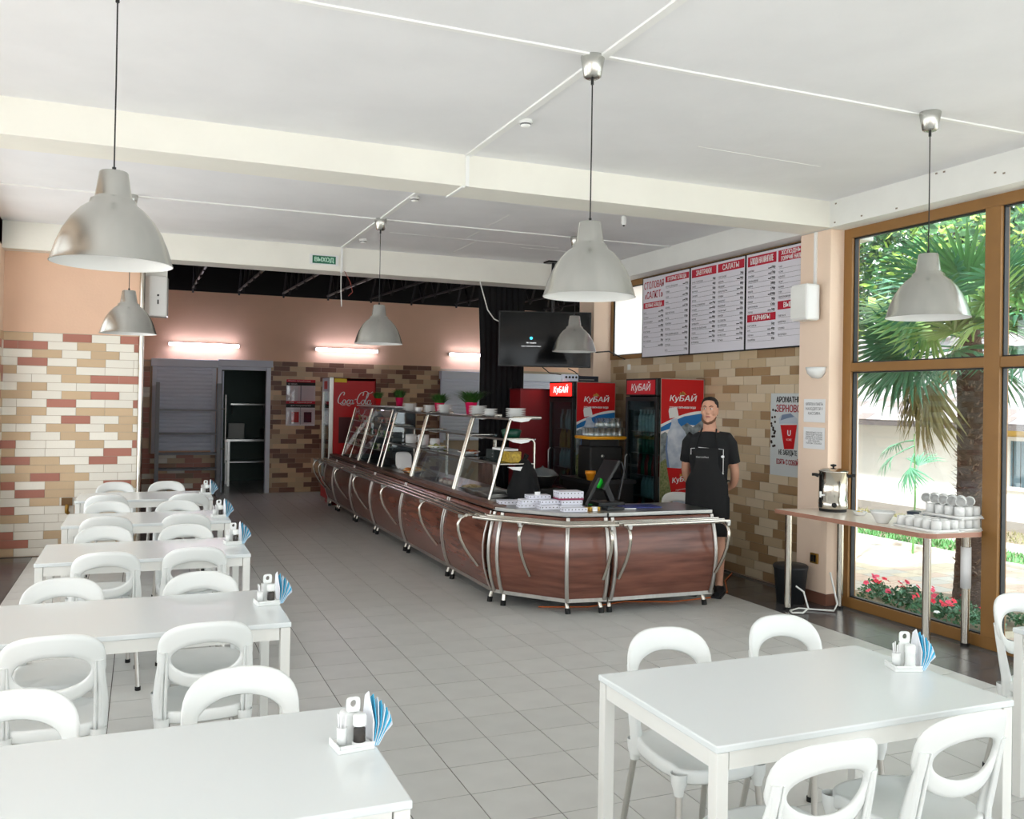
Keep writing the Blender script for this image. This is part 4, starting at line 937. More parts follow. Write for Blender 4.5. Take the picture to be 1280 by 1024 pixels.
def water_print(t, W, H):
    """flat advertising film on the side panel; local plane y = 0 facing -Y"""
    layers = []
    def poly(pts, m, k):
        q = MB(); n = len(pts); q.add([(u*W, -.001-.0006*k, H-v*H) for u, v in pts], [tuple(range(n))]); q.f[-1] = q.f[-1][::-1]; layers.append((q, m))
    N = 14
    sw = [(i/N, .245-.075*sin(pi*.5*i/N)) for i in range(N+1)]
    poly([(0, 0), (1, 0)]+sw[::-1], M_red, 0)
    poly(sw+[(1, .52), (0, .52)], M_paper, 0)
    poly([(.0, .262), (.12, .245), (.30, .225), (.55, .200), (1, .182), (1, .235), (.8, .25), (.62, .245), (.5, .262), (.35, .25), (.2, .27), (0, .285)], SKY, 1)
    poly([(0, .30), (.1, .285), (.2, .30), (.45, .26), (.62, .235), (.75, .26), (1, .215), (1, .56), (0, .56)], ROCK, 1.5)
    poly([(0, .45), (.12, .43), (.3, .5), (.5, .52), (.75, .5), (1, .46), (1, 1), (0, 1)], MEAD, 2)
    def rot(pts, a=-.16, c=(.45, .45)):
        r = []
        for u, v in pts:
            x = (u-c[0])*W; y = (v-c[1])*H; r.append((c[0]+(x*cos(a)-y*sin(a))/W, c[1]+(x*sin(a)+y*cos(a))/H))
        return r
    bt = [(.38, .21), (.52, .21), (.53, .235), (.66, .29), (.74, .36), (.75, .45), (.74, .62), (.78, .75), (.70, .93), (.22, .93), (.15, .75), (.18, .62), (.15, .45), (.16, .36), (.24, .29), (.37, .235)]
    poly(rot(bt), BOT, 3)
    poly(rot([(.15, .45), (.16, .36), (.24, .29), (.25, .30), (.20, .37), (.20, .45), (.22, .62), (.18, .62)]), BOTE, 4)
    poly(rot([(.34, .165), (.36, .15), (.53, .15), (.55, .165), (.56, .205), (.34, .205)]), M_porc, 4)
    poly(rot([(.14, .465), (.45, .485), (.77, .465), (.79, .62), (.47, .645), (.17, .62)]), M_red, 5)
    fb = MB(); mats = []
    for i, (q, m) in enumerate(layers):
        if m not in mats: mats.append(m)
        fb.cur = mats.index(m); fb.add(q.v, q.f)
    def lg(u, v, h, w_, rotz=0., small=True):
        R = Vector((cos(rotz), 0, sin(rotz))); U = Vector((-sin(rotz), 0, cos(rotz)))
        O = Vector((u*W, -.0062, H-v*H))
        fb.cur = wi; text(fb, 'Ку', O-R*w_*.5, R, U, h, w_*.33, 'l', .22, .0022); text(fb, 'БАЙ', O-R*w_*.5+R*w_*.36, R, U, h*1.0, w_*.64, 'l', .22, .0022)
        fb.cur = gi; text(fb, '♦', O+U*h*1.15, R, U, h*.5, None, 'c')
        fb.add([O+U*h*1.12+R*(x*w_)+U*(y*h) for x, y in ((-.16, 0), (.16, 0), (.10, .12), (.06, .5), (.02, .2), (-.02, .55), (-.06, .2), (-.10, .5), (-.12, .12))], [tuple(range(9))])
    for m in (M_paper, GOLD):
        if m not in mats: mats.append(m)
    wi = mats.index(M_paper); gi = mats.index(GOLD)
    lg(.5, .118, .062, .33)
    fb.cur = wi; text(fb, 'горная питьевая вода', (W*.5, -.0062, H-.158*H), (1, 0, 0), (0, 0, 1), .028, .33, 'c', bold=.001)
    lg(.53, .555, .055, .27, .12); fb.cur = wi; text(fb, 'горная питьевая вода', (W*.55, -.0062, H-.60*H), (cos(.12), 0, sin(.12)), (-sin(.12), 0, cos(.12)), .018, .2, 'c')
    part('side_print', fb, mats, t, label='red and white water advertising film with a bottle on it')
def cooler(name, label, loc, W, Dp, H, lit, kinds, seed, shelves=6):
    """door faces -X (width Dp along Y), side panel faces -Y (width W along X)"""
    t = thing(name, label, 'fridge', loc)
    f = .012
    q = MB().box(0.05, W, 0, f, .0, H).box(.05, W, Dp-f, Dp, 0, H).box(W-f, W, f, Dp-f, 0, H).box(.05, W, f, Dp-f, H-.03, H).box(.05, W, f, Dp-f, 0, .12)
    part('cabinet', q, M_black, t); part('liner', MB().box(W-f-.01, W-f, f, Dp-f, .12, H-.2).box(.06, W-f, f, f+.006, .12, H-.2).box(.06, W-f, Dp-f-.006, Dp-f, .12, H-.2), M_int, t)
    hd = part('header', MB().box(0, .06, 0, Dp, H-.19, H), M_black, t, bev=.006)
    part('header_panel', MB().box(-.004, 0, .03, Dp-.03, H-.175, H-.02), M_glow if lit else M_dim, hd, label='lit red sign panel' if lit else 'unlit red sign panel')
    q = MB(); text(q, 'КуБАЙ', (-.006, Dp*.80, H-.135), (0, -1, 0), (0, 0, 1), .075, Dp*.6, 'l', .2, .002); part('lettering', q, mat('lit_white', (.95, .95, .95), .4, emit=.6) if lit else M_paper, hd)
    df = part('door_frame', MB().box(0, .04, 0, .035, .12, H-.2).box(0, .04, Dp-.035, Dp, .12, H-.2).box(0, .04, .035, Dp-.035, .12, .17).box(0, .04, .035, Dp-.035, H-.25, H-.2), M_black, t, bev=.003)
    part('door_glass', MB().box(.014, .024, .035, Dp-.035, .17, H-.25), M_fglass, t)
    part('door_handle', MB().tube([(-.0, Dp-.05, .8), (-.025, Dp-.05, .83), (-.025, Dp-.05, 1.12), (0, Dp-.05, 1.15)], .008, 6), M_steel, df)
    r = random.Random(seed)
    for k in range(shelves):
        z = .20+k*(H-.55)/shelves; part('shelf', MB().box(.07, W-.03, .02, Dp-.02, z, z+.008), M_steel, t)
        n = int((Dp-.08)/.074)
        for i in range(n):
            for row in range(2):
                if r.random() < .9:
                    kk = kinds[k % len(kinds)] if r.random() < .85 else r.choice(kinds)
                    b = place('bottle', BM[kk], None, (loc[0]+.12+row*.09, loc[1]+.07+i*.074, loc[2]+z+.009)); b['label'] = SHL[name+str(lit)][0]+', %s shelf from the bottom' % ('first', 'second', 'third', 'fourth', 'fifth', 'sixth')[k]; b['category'] = 'bottle'; b['group'] = SHL[name+str(lit)][1]+', shelf %d' % (k+1)
    return t
SHL = {'drinks_coolerTrue': ('drink bottle in the cooler with the lit sign', 'bottles in the cooler with the lit sign'), 'drinks_coolerFalse': ('drink bottle in the cooler beside the waiter', 'bottles in the cooler beside the waiter')}
c2 = cooler('drinks_cooler', 'glass-door drinks cooler with a red water advert, directly behind the waiter', (5.07, 8.24, 0), .60, .66, 2.0, False, [2, 3, 0, 3, 1, 0, 1], 3)
h = bpy.data.objects.new('p', None); part_parent = None
bpy.data.objects.remove(h)
def with_print(c, W, H, x=.05):
    n0 = set(bpy.data.objects); water_print(c, W-x-.012, H-.02)
    for o in set(bpy.data.objects)-n0: o.location = (x+.006, -.001, .01)
    part('print_edge', MB().box(x, x+.006, -.004, 0, 0, H).box(W-.008, W, -.004, 0, 0, H).box(x, W, -.004, 0, H-.01, H), M_alu, c)
with_print(c2, .60, 2.0)
c1 = cooler('drinks_cooler', 'glass-door drinks cooler with a brightly lit red sign, under the TV', (4.775, 9.66, 0), .585, .66, 1.975, True, [4, 0, 1, 0, 4, 0], 5)
with_print(c1, .585, 1.975)
t = thing('maroon_cooler', 'dark maroon cooler seen from its plain side, left of the lit-sign cooler', 'fridge', (4.43, 10.50-.05, 0))
part('cabinet', MB().box(0, .52, 0, .36, 0, 1.885), M_maroon, t, bev=.008); part('top_edge', MB().box(-.004, .524, -.004, .365, 1.87, 1.89), mat('dark_maroon_trim', (.25, .04, .06), .4), t)
# receiver box and power strip on top of cooler 1
t = thing('media_box', 'dark flat set-top box lying on the lit-sign cooler', 'electronics', (5.02, 9.85, 1.977)); part('case', MB().box(-.16, .16, -.08, .10, 0, .07), mat('navy_case', (.10, .14, .20), .3), t, bev=.004); part('front_trim', MB().box(-.1, .1, -.083, -.08, .02, .03), M_steel, t)
t = thing('socket_block', 'pale grey multi-socket block on the lit-sign cooler, left of the set-top box', 'socket', (4.80, 9.80, 1.977)); part('case', MB().box(-.10, .10, -.04, .04, 0, .085), M_shut, t, bev=.006)
for k in range(4): part('socket', MB().lathe([(.001, 0), (.015, 0)], (-.065+.045*k, -.0415, .05), 12, Matrix.Rotation(pi/2, 4, 'X')), M_ink, t)
wire([(4.55, 10.05, 2.15), (4.62, 10.0, 2.08), (4.78, 9.84, 2.05)], .006, M_black, 'black cable dropping from the TV to the socket block')
wire([(4.85, 9.95, 2.14), (4.93, 9.92, 2.10), (4.98, 9.9, 2.05)], .006, M_black, 'black cable dropping from the TV to the set-top box')
wire([(5.2, 9.9, 2.35), (5.4, 9.92, 2.37), (5.65, 9.95, 2.28)], .008, M_black, 'black cable running from the TV to the right wall')
single('wall_socket', MB().box(-.004, .004, -.035, .035, -.035, .035), M_white, 'small square wall socket under the TV cable', 'socket', (5.682, 9.9, 2.18))
# tall red cola cooler at the far end
t = thing('cola_cooler', 'tall red cooler with white script lettering at the far end of the counter', 'fridge', (2.80, 14.43, 0))
W, Dp, H = .74, .62, 2.05
part('cabinet', MB().box(.05, W, 0, .015, 0, H).box(.05, W, Dp-.015, Dp, 0, H).box(W-.015, W, 0, Dp, 0, H).box(.05, W, 0, Dp, H-.04, H).box(.05, W, 0, Dp, 0, .15), M_red, t)
part('front_edge', MB().box(-.02, .05, -.004, .03, 0, H+.015), M_alu, t, bev=.01); part('far_edge', MB().box(-.02, .05, Dp-.03, Dp, 0, H), M_alu, t)
part('header', MB().box(-.015, .05, .03, Dp-.03, H-.22, H), M_shut, t); part('kick_plate', MB().box(-.025, .05, .03, Dp-.03, .1, .42), M_red, t); part('door_glass', MB().box(.0, .01, .03, Dp-.03, .42, H-.22), M_fglass, t)
part('red_badge', MB().box(-.02, -.015, .2, .45, H-.18, H-.05), M_red, t)
for k in range(5):
    z = .45+k*.28; part('shelf', MB().box(.05, W-.03, .03, Dp-.03, z, z+.01), M_steel, t)
    for i in range(6):
        b = place('bottle', BM[(2, 3, 0, 2, 1)[k]], None, (2.80+.12, 14.43+.1+i*.08, z+.011)); b['label'] = 'drink bottle on a shelf inside the tall red cooler at the far end'; b['category'] = 'bottle'; b['group'] = 'bottles in the tall red cooler'
part('sticker', MB().box(.06, .26, -.003, 0, H-.07, H-.01), mat('yellow_sticker', (.95, .80, .15), .5), t)
# script lettering drawn with a broad-nib pen
def script(mb, strokes, org, s, wmin, wmax, y):
    for st in strokes:
        P = [Vector((x+z*.18, 0, z)) for x, z in st]; Q = []
        for i in range(len(P)-1):
            p0 = P[max(0, i-1)]; p1 = P[i]; p2 = P[i+1]; p3 = P[min(len(P)-1, i+2)]
            for k in range(6):
                u = k/6; Q.append(.5*((2*p1)+(p2-p0)*u+(2*p0-5*p1+4*p2-p3)*u*u+(3*p1-p0-3*p2+p3)*u**3))
        Q.append(P[-1]); rows = []; n = len(Q)
        for i, q in enumerate(Q):
            d = (Q[min(n-1, i+1)]-Q[max(0, i-1)]).normalized(); w_ = wmin+(wmax-wmin)*abs(d.z)**1.2; nn = Vector((-d.z, 0, d.x)); o = Vector((org[0], y, org[2]))
            rows.append([o+(q-nn*w_)*s, o+(q+nn*w_)*s])
        mb.grid(rows, False)
def oo(x, z=0, a=.32, b=.5): return [(x+a*cos(t_), z+b+b*sin(t_)) for t_ in [pi*.3+2*pi*k/10 for k in range(11)]]
S = [[(1.35, 2.0), (1.45, 2.5), (1.15, 2.75), (.65, 2.3), (.35, 1.4), (.35, .6), (.7, .15), (1.2, .3), (1.5, .8)], oo(1.75), [(2.95, .85), (2.75, 1.02), (2.45, .7), (2.42, .25), (2.7, .02), (3.05, .3)], oo(3.4), [(3.72, 1.0), (3.68, .3), (3.85, .02), (4.05, .3)],
     [(4.1, 1.0), (4.35, 1.15), (4.55, 1.1)], [(5.75, 2.0), (5.85, 2.5), (5.5, 2.75), (5.0, 2.3), (4.7, 1.4), (4.7, .6), (5.05, .15), (5.55, .3), (5.85, .8)], oo(6.1), [(6.4, .8), (6.9, 1.6), (7.05, 2.4), (6.85, 2.6), (6.7, 1.8), (6.68, .5), (6.85, .02), (7.1, .3)], oo(7.45), [(7.77, 1.0), (7.73, .3), (7.9, .02), (8.15, .35)],
     [(.9, .1), (1.6, -.25), (2.4, -.1), (3.0, -.4), (3.3, -.25)], [(5.6, 2.7), (6.3, 3.0), (6.9, 2.7), (7.4, 2.55), (7.9, 2.9)]]
q = MB(); script(q, S, (.09, 0, H-.42), .071, .045, .115, -.004); part('script_lettering', q, M_paper, t, label='white flowing script lettering reading Coca-Cola')
part('print_panel', MB().box(.14, .55, -.003, -.001, 1.0, 1.42), mat('dark_cola_print', (.30, .03, .05), .5), t)
# rack of glasses on a yellow tray (on a counter behind)
t = thing('back_counter', 'dark low back counter between the two coolers', 'counter', (4.55, 8.62, 0)); part('body', MB().box(-.1, .42, -.1, .6, 0, .85), M_black, t, bev=.006); part('worktop', MB().box(-.12, .44, -.12, .62, .85, .89), mat('dark_worktop', (.15, .15, .16), .3), t)
t = thing('coffee_grinder_box', 'squat black appliance under the yellow glass tray', 'appliance', (4.70, 8.80, .89)); part('body', MB().box(-.2, .2, -.15, .15, 0, .36), mat('deep_black', (.025, .025, .03), .6), t, bev=.02); part('dial', MB().lathe([(.001, 0), (.02, 0), (.02, .01), (.001, .01)], (-.05, -.15, .25), 12, Matrix.Rotation(pi/2, 4, 'X')), M_steel, t); part('stand', MB().box(-.18, .18, -.1, .1, .36, .43), M_black, t)
single('yellow_tray', MB().box(-.23, .23, -.16, .16, 0, .012).tube([(-.23, -.16, .02), (.23, -.16, .02), (.23, .16, .02), (-.23, .16, .02)], .012, 6, True), mat('yellow_tray', (.95, .66, .05), .4), 'yellow serving tray carrying the upside-down glasses', 'tray', (4.70, 8.80, 1.325))
GL = glass('tumbler_glass', (.88, .92, .92), .18)
gm = MB().lathe([(.030, 0), (.031, .002), (.034, .10), (.001, .102)], n=12).mesh('tumbler', GL); gm2 = MB().lathe([(.0305, 0), (.0325, .0), (.0355, .10)], n=12).mesh('rim', GL)
for k in range(18):
    r_, c_ = divmod(k, 6); z = 1.345; g = place('tumbler', gm, None, (4.53+c_*.072, 8.70+r_*.075, z)); g['label'] = 'upside-down glass tumbler in the lower layer on the yellow tray'; g['category'] = 'glass'; g['group'] = 'tumblers in the lower layer'
single('acrylic_sheet', MB().box(-.22, .22, -.13, .13, 0, .006), M_dglass, 'clear sheet lying between the two layers of tumblers', 'sheet', (4.72, 8.78, 1.4485))
for k in range(8):
    r_, c_ = divmod(k, 4); g = place('tumbler', gm, None, (4.66+c_*.072, 8.72+r_*.075, 1.455)); g['label'] = 'upside-down glass tumbler in the upper layer on the yellow tray'; g['category'] = 'glass'; g['group'] = 'tumblers in the upper layer'
single('orange_cup', MB().lathe([(.001, 0), (.035, 0), (.05, .06), (.058, .065), (.058, .10), (.001, .102)], n=20), mat('orange_cup', (.95, .60, .10), .4), 'orange-yellow plastic tub beside the green till sticker', 'tub', (4.33, 8.3, .93)).location = (4.47, 8.58, .891)
# shaded clutter on the back counter left
t = thing('dough_machine', 'dark grey kitchen machine behind the end of the shelf unit', 'appliance', (4.05, 8.9, 0)); part('stand', MB().box(-.2, .2, -.2, .2, 0, .80), M_black, t, bev=.01); part('bowl', MB().lathe([(.001, .80), (.10, .80), (.17, .92), (.18, .93), (.16, .92), (.001, .84)], n=20), M_steel, t); part('lid', MB().lathe([(.18, .93), (.12, .99), (.02, 1.01), (.001, 1.03)], n=20), mat('smoke_lid', (.35, .37, .38), .2), t)

# ================================================================ MENU BOARDS
BX = 5.645
R_ = Vector((0, -1, 0)); U_ = Vector((0, 0, 1))
def board(y0, y1, label, cols):
    t = thing('menu_board', label, 'menu board', (BX, y0, 2.29), 0, 'menu boards on the right wall'); W = y0-y1; H = .955
    part('panel', MB().box(0, .02, -W+.006, -.006, 0, H), M_board, t); part('frame', MB().box(-.004, .022, -W, -W+.009, -.006, H+.006).box(-.004, .022, -.009, 0, -.006, H+.006).box(-.004, .022, -W, 0, -.012, 0).box(-.004, .022, -W, 0, H, H+.01), M_ink, t)
    red = MB(); wt = MB(); ink = MB(); inkr = MB(); rd = random.Random(int(y0*100))
    def at(u, v): return Vector((-.002, -u, v))
    for (u0, u1, items) in cols:
        for it in items:
            k = it[0]
            if k == 'h':
                _, v0, v1, lines = it; red.box(-.0015, .0, -u1, -u0, v0, v1); n = len(lines); hh = (v1-v0)*(.62 if n == 1 else .36)
                for i, l in enumerate(lines): text(wt, l, at((u0+u1)/2, v1-(v1-v0)*(i+.5)/n-hh/2)-Vector((.001, 0, 0)), R_, U_, hh, (u1-u0)*(.80 if len(l) > 8 else .62), 'c', bold=.002)
            elif k == 't':
                _, v, h_, l, wd = it; text(inkr, l, at((u0+u1)/2, v), R_, U_, h_, wd, 'c', bold=.0015)
            else:
                _, v0, v1, dishes = it; n = len(dishes); st = (v0-v1)/n
                for i, (d, pr) in enumerate(dishes):
                    v = v0-st*(i+1)+.012; wd = min((u1-u0)*.62, .0155*len(d)); text(ink, d, at(u0+.01, v), R_, U_, .017, wd)
                    text(ink, pr, at(u1-.012, v), R_, U_, .024, None, 'r', bold=.0012)
                    red.cur = 0; ink.box(-.0012, -.0004, -u1+.01, -u0-.01, v-.010, v-.0085)
                    if rd.random() < .4: ink.box(-.0012, -.0004, -u1+.12, -u1+.07, v+.002, v+.010)
    part('red_heading', red, M_crim, t); part('heading_text', wt, M_paper, t); part('price_list_text', ink, M_ink, t)
    if inkr.f: part('title_text', inkr, mat('red_title', (.72, .10, .20), .5), t)
P = lambda s: s.split('|')
D_ = lambda names, prices: list(zip(P(names), P(prices)))
board(9.53, 8.505, 'left menu board with the canteen name in red capitals', [(.025, .49, [('t', .82, .085, 'СТОЛОВАЯ', .44), ('t', .70, .085, '«САЛЮТ»', .40), ('h', .585, .655, ['ПЕРВЫЕ БЛЮДА']), ('d', .57, .11, D_('БОРЩ|СОЛЯНКА|СУП ГОРОХОВЫЙ|ХАРЧО|РАССОЛЬНИК|ОКРОШКА|СУП КУРИНЫЙ|ЩИ', '80р|90р|70р|90р|70р|80р|70р|60р'))]),
      (.515, 1.00, [('h', .855, .925, ['ВТОРЫЕ БЛЮДА']), ('d', .845, .04, D_('КОТЛЕТА ДОМАШНЯЯ|ГУЛЯШ|ПЛОВ|РЫБА|КУРИЦА|БЕФСТРОГАНОВ|МАНТЫ|ПЕЛЬМЕНИ|ПЕЧЕНЬ|МЯСО ПО-ФРАНЦУЗСКИ|ТЕФТЕЛИ|ГОЛУБЦЫ|РАГУ', '110р|75р|90р|120р|110р|130р|110р|90р|80р|140р|85р|95р|110р'))])])
board(8.50, 7.505, 'middle menu board headed with breakfasts and salads', [(.03, .49, [('h', .84, .93, ['ЗАВТРАКИ']), ('d', .82, .10, D_('КАША МОЛОЧНАЯ|ОМЛЕТ|ЯИЧНИЦА|СЫРНИКИ|БЛИНЫ|БЛИНЫ С ТВОРОГОМ|ОЛАДЬИ|СОСИСКИ|МЮСЛИ|ЗАПЕКАНКА|ТВОРОГ СО СМЕТАНОЙ|ТОСТЫ|ВАРЕНИКИ|БУТЕРБРОД', '50р|60р|50р|70р|50р|70р|60р|40р|80р|50р|60р|40р|70р|45р'))]),
      (.52, .97, [('h', .84, .93, ['САЛАТЫ']), ('d', .82, .10, D_('ГРЕЧЕСКИЙ|ЦЕЗАРЬ|ОВОЩНОЙ|ИЗ КАПУСТЫ|ОЛИВЬЕ|ВИНЕГРЕТ|КРАБОВЫЙ|СТОЛИЧНЫЙ|МИМОЗА|ИЗ СВЕКЛЫ|ИЗ МОРКОВИ|ГРИБНОЙ|ИЗ ФАСОЛИ|СЕЛЬДЬ', '70р|90р|60р|50р|60р|45р|70р|65р|60р|40р|40р|70р|50р|65р'))])])
board(7.50, 6.50, 'right menu board headed with grill dishes, partly behind the column', [(.03, .47, [('h', .83, .93, ['БЛЮДА НА МАНГАЛЕ']), ('d', .815, .35, D_('ШАШЛЫК|КРЫЛЬЯ|ЛЮЛЯ-КЕБАБ|ШЕЙКА|РЕБРА|ФОРЕЛЬ|ОВОЩИ|ШАМПИНЬОНЫ|ЛАВАШ', '150р|170р|120р|200р|170р|250р|90р|120р|50р')), ('h', .27, .345, ['ГАРНИРЫ']), ('d', .26, .07, D_('КАРТОФЕЛЬ|РИС|ГРЕЧКА|МАКАРОНЫ', '50р|40р|40р|35р'))]),
      (.50, .96, [('h', .82, .93, ['ХОЛОДНЫЕ И', 'ГОРЯЧИЕ НАПИТКИ']), ('d', .80, .46, D_('ЧАЙ|КОФЕ|КОМПОТ|МОРС|КАКАО|СОК|МИНЕРАЛЬНАЯ ВОДА', '20р|50р|25р|30р|30р|40р|35р')), ('h', .36, .44, ['ВЫПЕЧКА']), ('d', .34, .10, D_('ПИРОЖОК|БУЛОЧКА|СЛОЙКА|ВАТРУШКА', '30р|25р|40р|30р'))])])
# ================================================================ COLUMN FITTINGS
t = thing('wall_loudspeaker', 'white rectangular loudspeaker mounted high on the peach column', 'speaker', (5.40, 6.33, 2.64)); part('cabinet', MB().box(-.075, .075, -.11, .11, -.16, .16), M_porc, t, bev=.02); part('grille', MB().box(-.079, -.074, -.095, .095, -.14, .14), M_white, t, bev=.003); part('bracket', MB().box(.07, .104, -.02, .02, -.03, .03), M_steel, t)
m = MB().lathe([(.001, -.10), (.05, -.092), (.09, -.055), (.105, .0), (.10, .0), (.085, -.05), (.001, -.095)], n=24)
m.v = [(min(x, .0), y, z) for x, y, z in m.v]
t = thing('wall_sconce', 'half-bowl white wall lamp on the peach column', 'lamp', (5.502, 6.27, 2.07)); part('bowl', m, M_porc, t); part('wall_plate', MB().box(-.01, .002, -.05, .05, -.06, .0), M_steel, t)
def sheet(y0, y1, z0, z1, label, lines, x=5.501):
    t = thing('paper_notice', label, 'notice', (x, (y0+y1)/2, (z0+z1)/2), 0, 'paper notices on the column'); w_ = abs(y1-y0)/2; h_ = (z1-z0)/2; part('sheet', MB().box(-.0025, 0, -w_, w_, -h_, h_), M_paper, t); q = MB(); n = len(lines)
    for i, l in enumerate(lines): text(q, l, (-.0035, 0, h_*.55-i*h_*1.2/n-.01), (0, -1, 0), (0, 0, 1), .024 if n < 4 else .014, min(w_*1.6, .022*len(l) if n < 4 else .013*len(l)), 'c')
    part('printed_text', q, M_ink, t)
sheet(6.17, 6.44, 1.585, 1.79, 'upper paper notice on the peach column, three short lines', ['КИПЯТОК И ПАКЕТЫ', 'НАХОДЯТСЯ У', 'КАССИРА'])
sheet(6.17, 6.44, 1.35, 1.54, 'lower paper notice on the peach column, small lines of text', ['УВАЖАЕМЫЕ ГОСТИ!', 'ПОСЛЕ ЕДЫ ПРОСИМ', 'УБИРАТЬ ЗА СОБОЙ', 'ПОСУДУ НА СТЕЛЛАЖ', 'ДЛЯ ГРЯЗНОЙ', 'ПОСУДЫ, СПАСИБО'])
# coffee poster
t = thing('coffee_poster', 'white coffee poster with a red paper cup on the right brick wall', 'poster', (5.682, 6.88, 1.45)); hw, hh = .245, .395
part('sheet', MB().box(-.002, .002, -hw, hw, -hh, hh), mat('poster_paper', (.80, .82, .82), .4), t)
q = MB(); A = lambda u, v, k=1: (-.003-.0004*k, hw-u*2*hw, hh-v*2*hh)
mats = [M_ink, mat('dark_red_print', (.62, .08, .14), .5), mat('grey_lid_print', (.72, .76, .80), .4), M_red, mat('bean_print', (.20, .14, .12), .6), M_paper, mat('steam_print', (.45, .52, .62), .5)]
q.cur = 0; text(q, 'АРОМАТНЫЙ', A(.17, .11), R_, U_, .055, .40, 'l', bold=.003); q.cur = 1; text(q, 'ЗЕРНОВОЙ', A(.17, .225), R_, U_, .068, .40, 'l', bold=.003)
q.cur = 2; q.add([A(*p) for p in ((.26, .37), (.25, .31), (.33, .26), (.66, .25), (.78, .30), (.80, .36))], [(5, 4, 3, 2, 1, 0)]); q.cur = 6; q.add([A(*p, 2) for p in ((.30, .33), (.35, .26), (.60, .24), (.70, .28), (.5, .30))], [(4, 3, 2, 1, 0)])
q.cur = 3; q.add([A(*p, 2) for p in ((.30, .385), (.78, .375), (.70, .665), (.42, .675))], [(3, 2, 1, 0)])
q.cur = 5; text(q, 'U', A(.56, .51, 4), R_, U_, .055, None, 'c', bold=.003); text(q, 'КОФЕ', A(.56, .57, 4), R_, U_, .02, None, 'c')
q.cur = 0; text(q, 'НЕ ЗАБУДЬТЕ', A(.26, .745), R_, U_, .048, .26, 'l', bold=.002); q.cur = 1; text(q, 'ВЗЯТЬ С СОБОЙ!', A(.2, .86), R_, U_, .048, .32, 'l', bold=.002)
q.cur = 4; rr = random.Random(8)
for k in range(46):
    u = rr.choice((rr.uniform(.02, .16), rr.uniform(.86, .98))); v = rr.uniform(.2, .7); a = rr.random()*3; q.add([A(u+.035*cos(a+b)*.9, v+.016*sin(a+b), 2) for b in (0, .8, 1.6, 2.4, 3.2, 4, 4.8, 5.6)], [tuple(range(8))[::-1]])
part('poster_print', q, mats, t)
# small wall fittings
t = thing('brass_wall_box', 'small brass-coloured box with a round knob on the left brick wall', 'wall fitting', (-.72, 10.69, .50)); bm2 = mat('old_brass', (.62, .47, .20), .35, metal=.6)
part('plate', MB().box(-.055, .05, -.03, .0, .03, .11), mat('brown_plate', (.45, .32, .15), .5), t); part('knob', MB().tube([(0, -.03, .03), (0, -.06, .0), (0, -.05, -.04), (.01, -.02, -.05)], .02, 8), bm2, t)
t = thing('floor_socket', 'yellowish double socket low on the peach column', 'socket', (5.50, 6.27, .39)); part('plate', MB().box(-.02, .0, -.045, .045, -.045, .045), bm2, t, bev=.004); part('outlet', MB().box(-.024, -.02, -.03, -.004, -.03, .03).box(-.024, -.02, .004, .03, -.03, .03), M_ink, t)
t = thing('pedal_bin', 'dark plastic waste bin standing between the brick wall and the window table', 'bin', (5.30, 6.35, 0)); part('bucket', MB().lathe([(.001, 0), (.115, 0), (.145, .30), (.15, .305), (.15, .32), (.14, .32)], n=24), mat('dark_bin', (.14, .15, .16), .5), t); part('lid', MB().lathe([(.152, .32), (.14, .335), (.001, .345)], n=24), mat('dark_bin_lid', (.10, .11, .12), .5), t)

# ================================================================ WINDOW TABLE
TZ = .845
t = thing('window_table', 'beige laminate table with steel tube legs along the big window', 'table', (5.4, 5.6, 0))
pl = []
def arc(cx, cy, r, a0, a1, n=6): return [(cx+r*cos(a0+(a1-a0)*k/n)-5.4, cy+r*sin(a0+(a1-a0)*k/n)-5.6) for k in range(n+1)]
pl += [(5.64-5.4, 6.11-5.6), (5.02-5.4, 6.22-5.6)] + arc(5.20, 4.78, .10, pi+.15, 1.5*pi) + arc(5.56, 4.74, .08, 1.5*pi, 2*pi)
ctop = MB().prism(pl, TZ-.036, TZ); part('tabletop', ctop, mat('beige_laminate', (.90, .85, .79), .25, noise=.05, nscale=30), t)
eb = []; n = len(pl)
for i in range(n+1):
    p = pl[i % n]; eb.append(p)
m = MB()
for i in range(n): a = pl[i]; b = pl[(i+1) % n]; m.beam((a[0], a[1], TZ-.018), (b[0], b[1], TZ-.018), .006, .034)
part('edge_band', m, mat('rosy_edge_band', (.66, .47, .39), .4), t)
for x, y in ((5.09, 6.13), (5.22, 4.80), (5.58, 4.78), (5.56, 6.03)):
    lg = part('leg', MB().cyl((x-5.4, y-5.6, .02), .029, TZ-.056, 16), M_chrome, t); part('foot_cap', MB().cyl((x-5.4, y-5.6, 0), .031, .022, 16), M_rubber, lg)
single('rolled_paper', MB().lathe([(.034, 0), (.036, 0), (.036, .30), (.034, .30)], n=20), M_paper, 'white paper label sleeve wrapped round the right front table leg', 'label', (5.58, 4.78, .42))
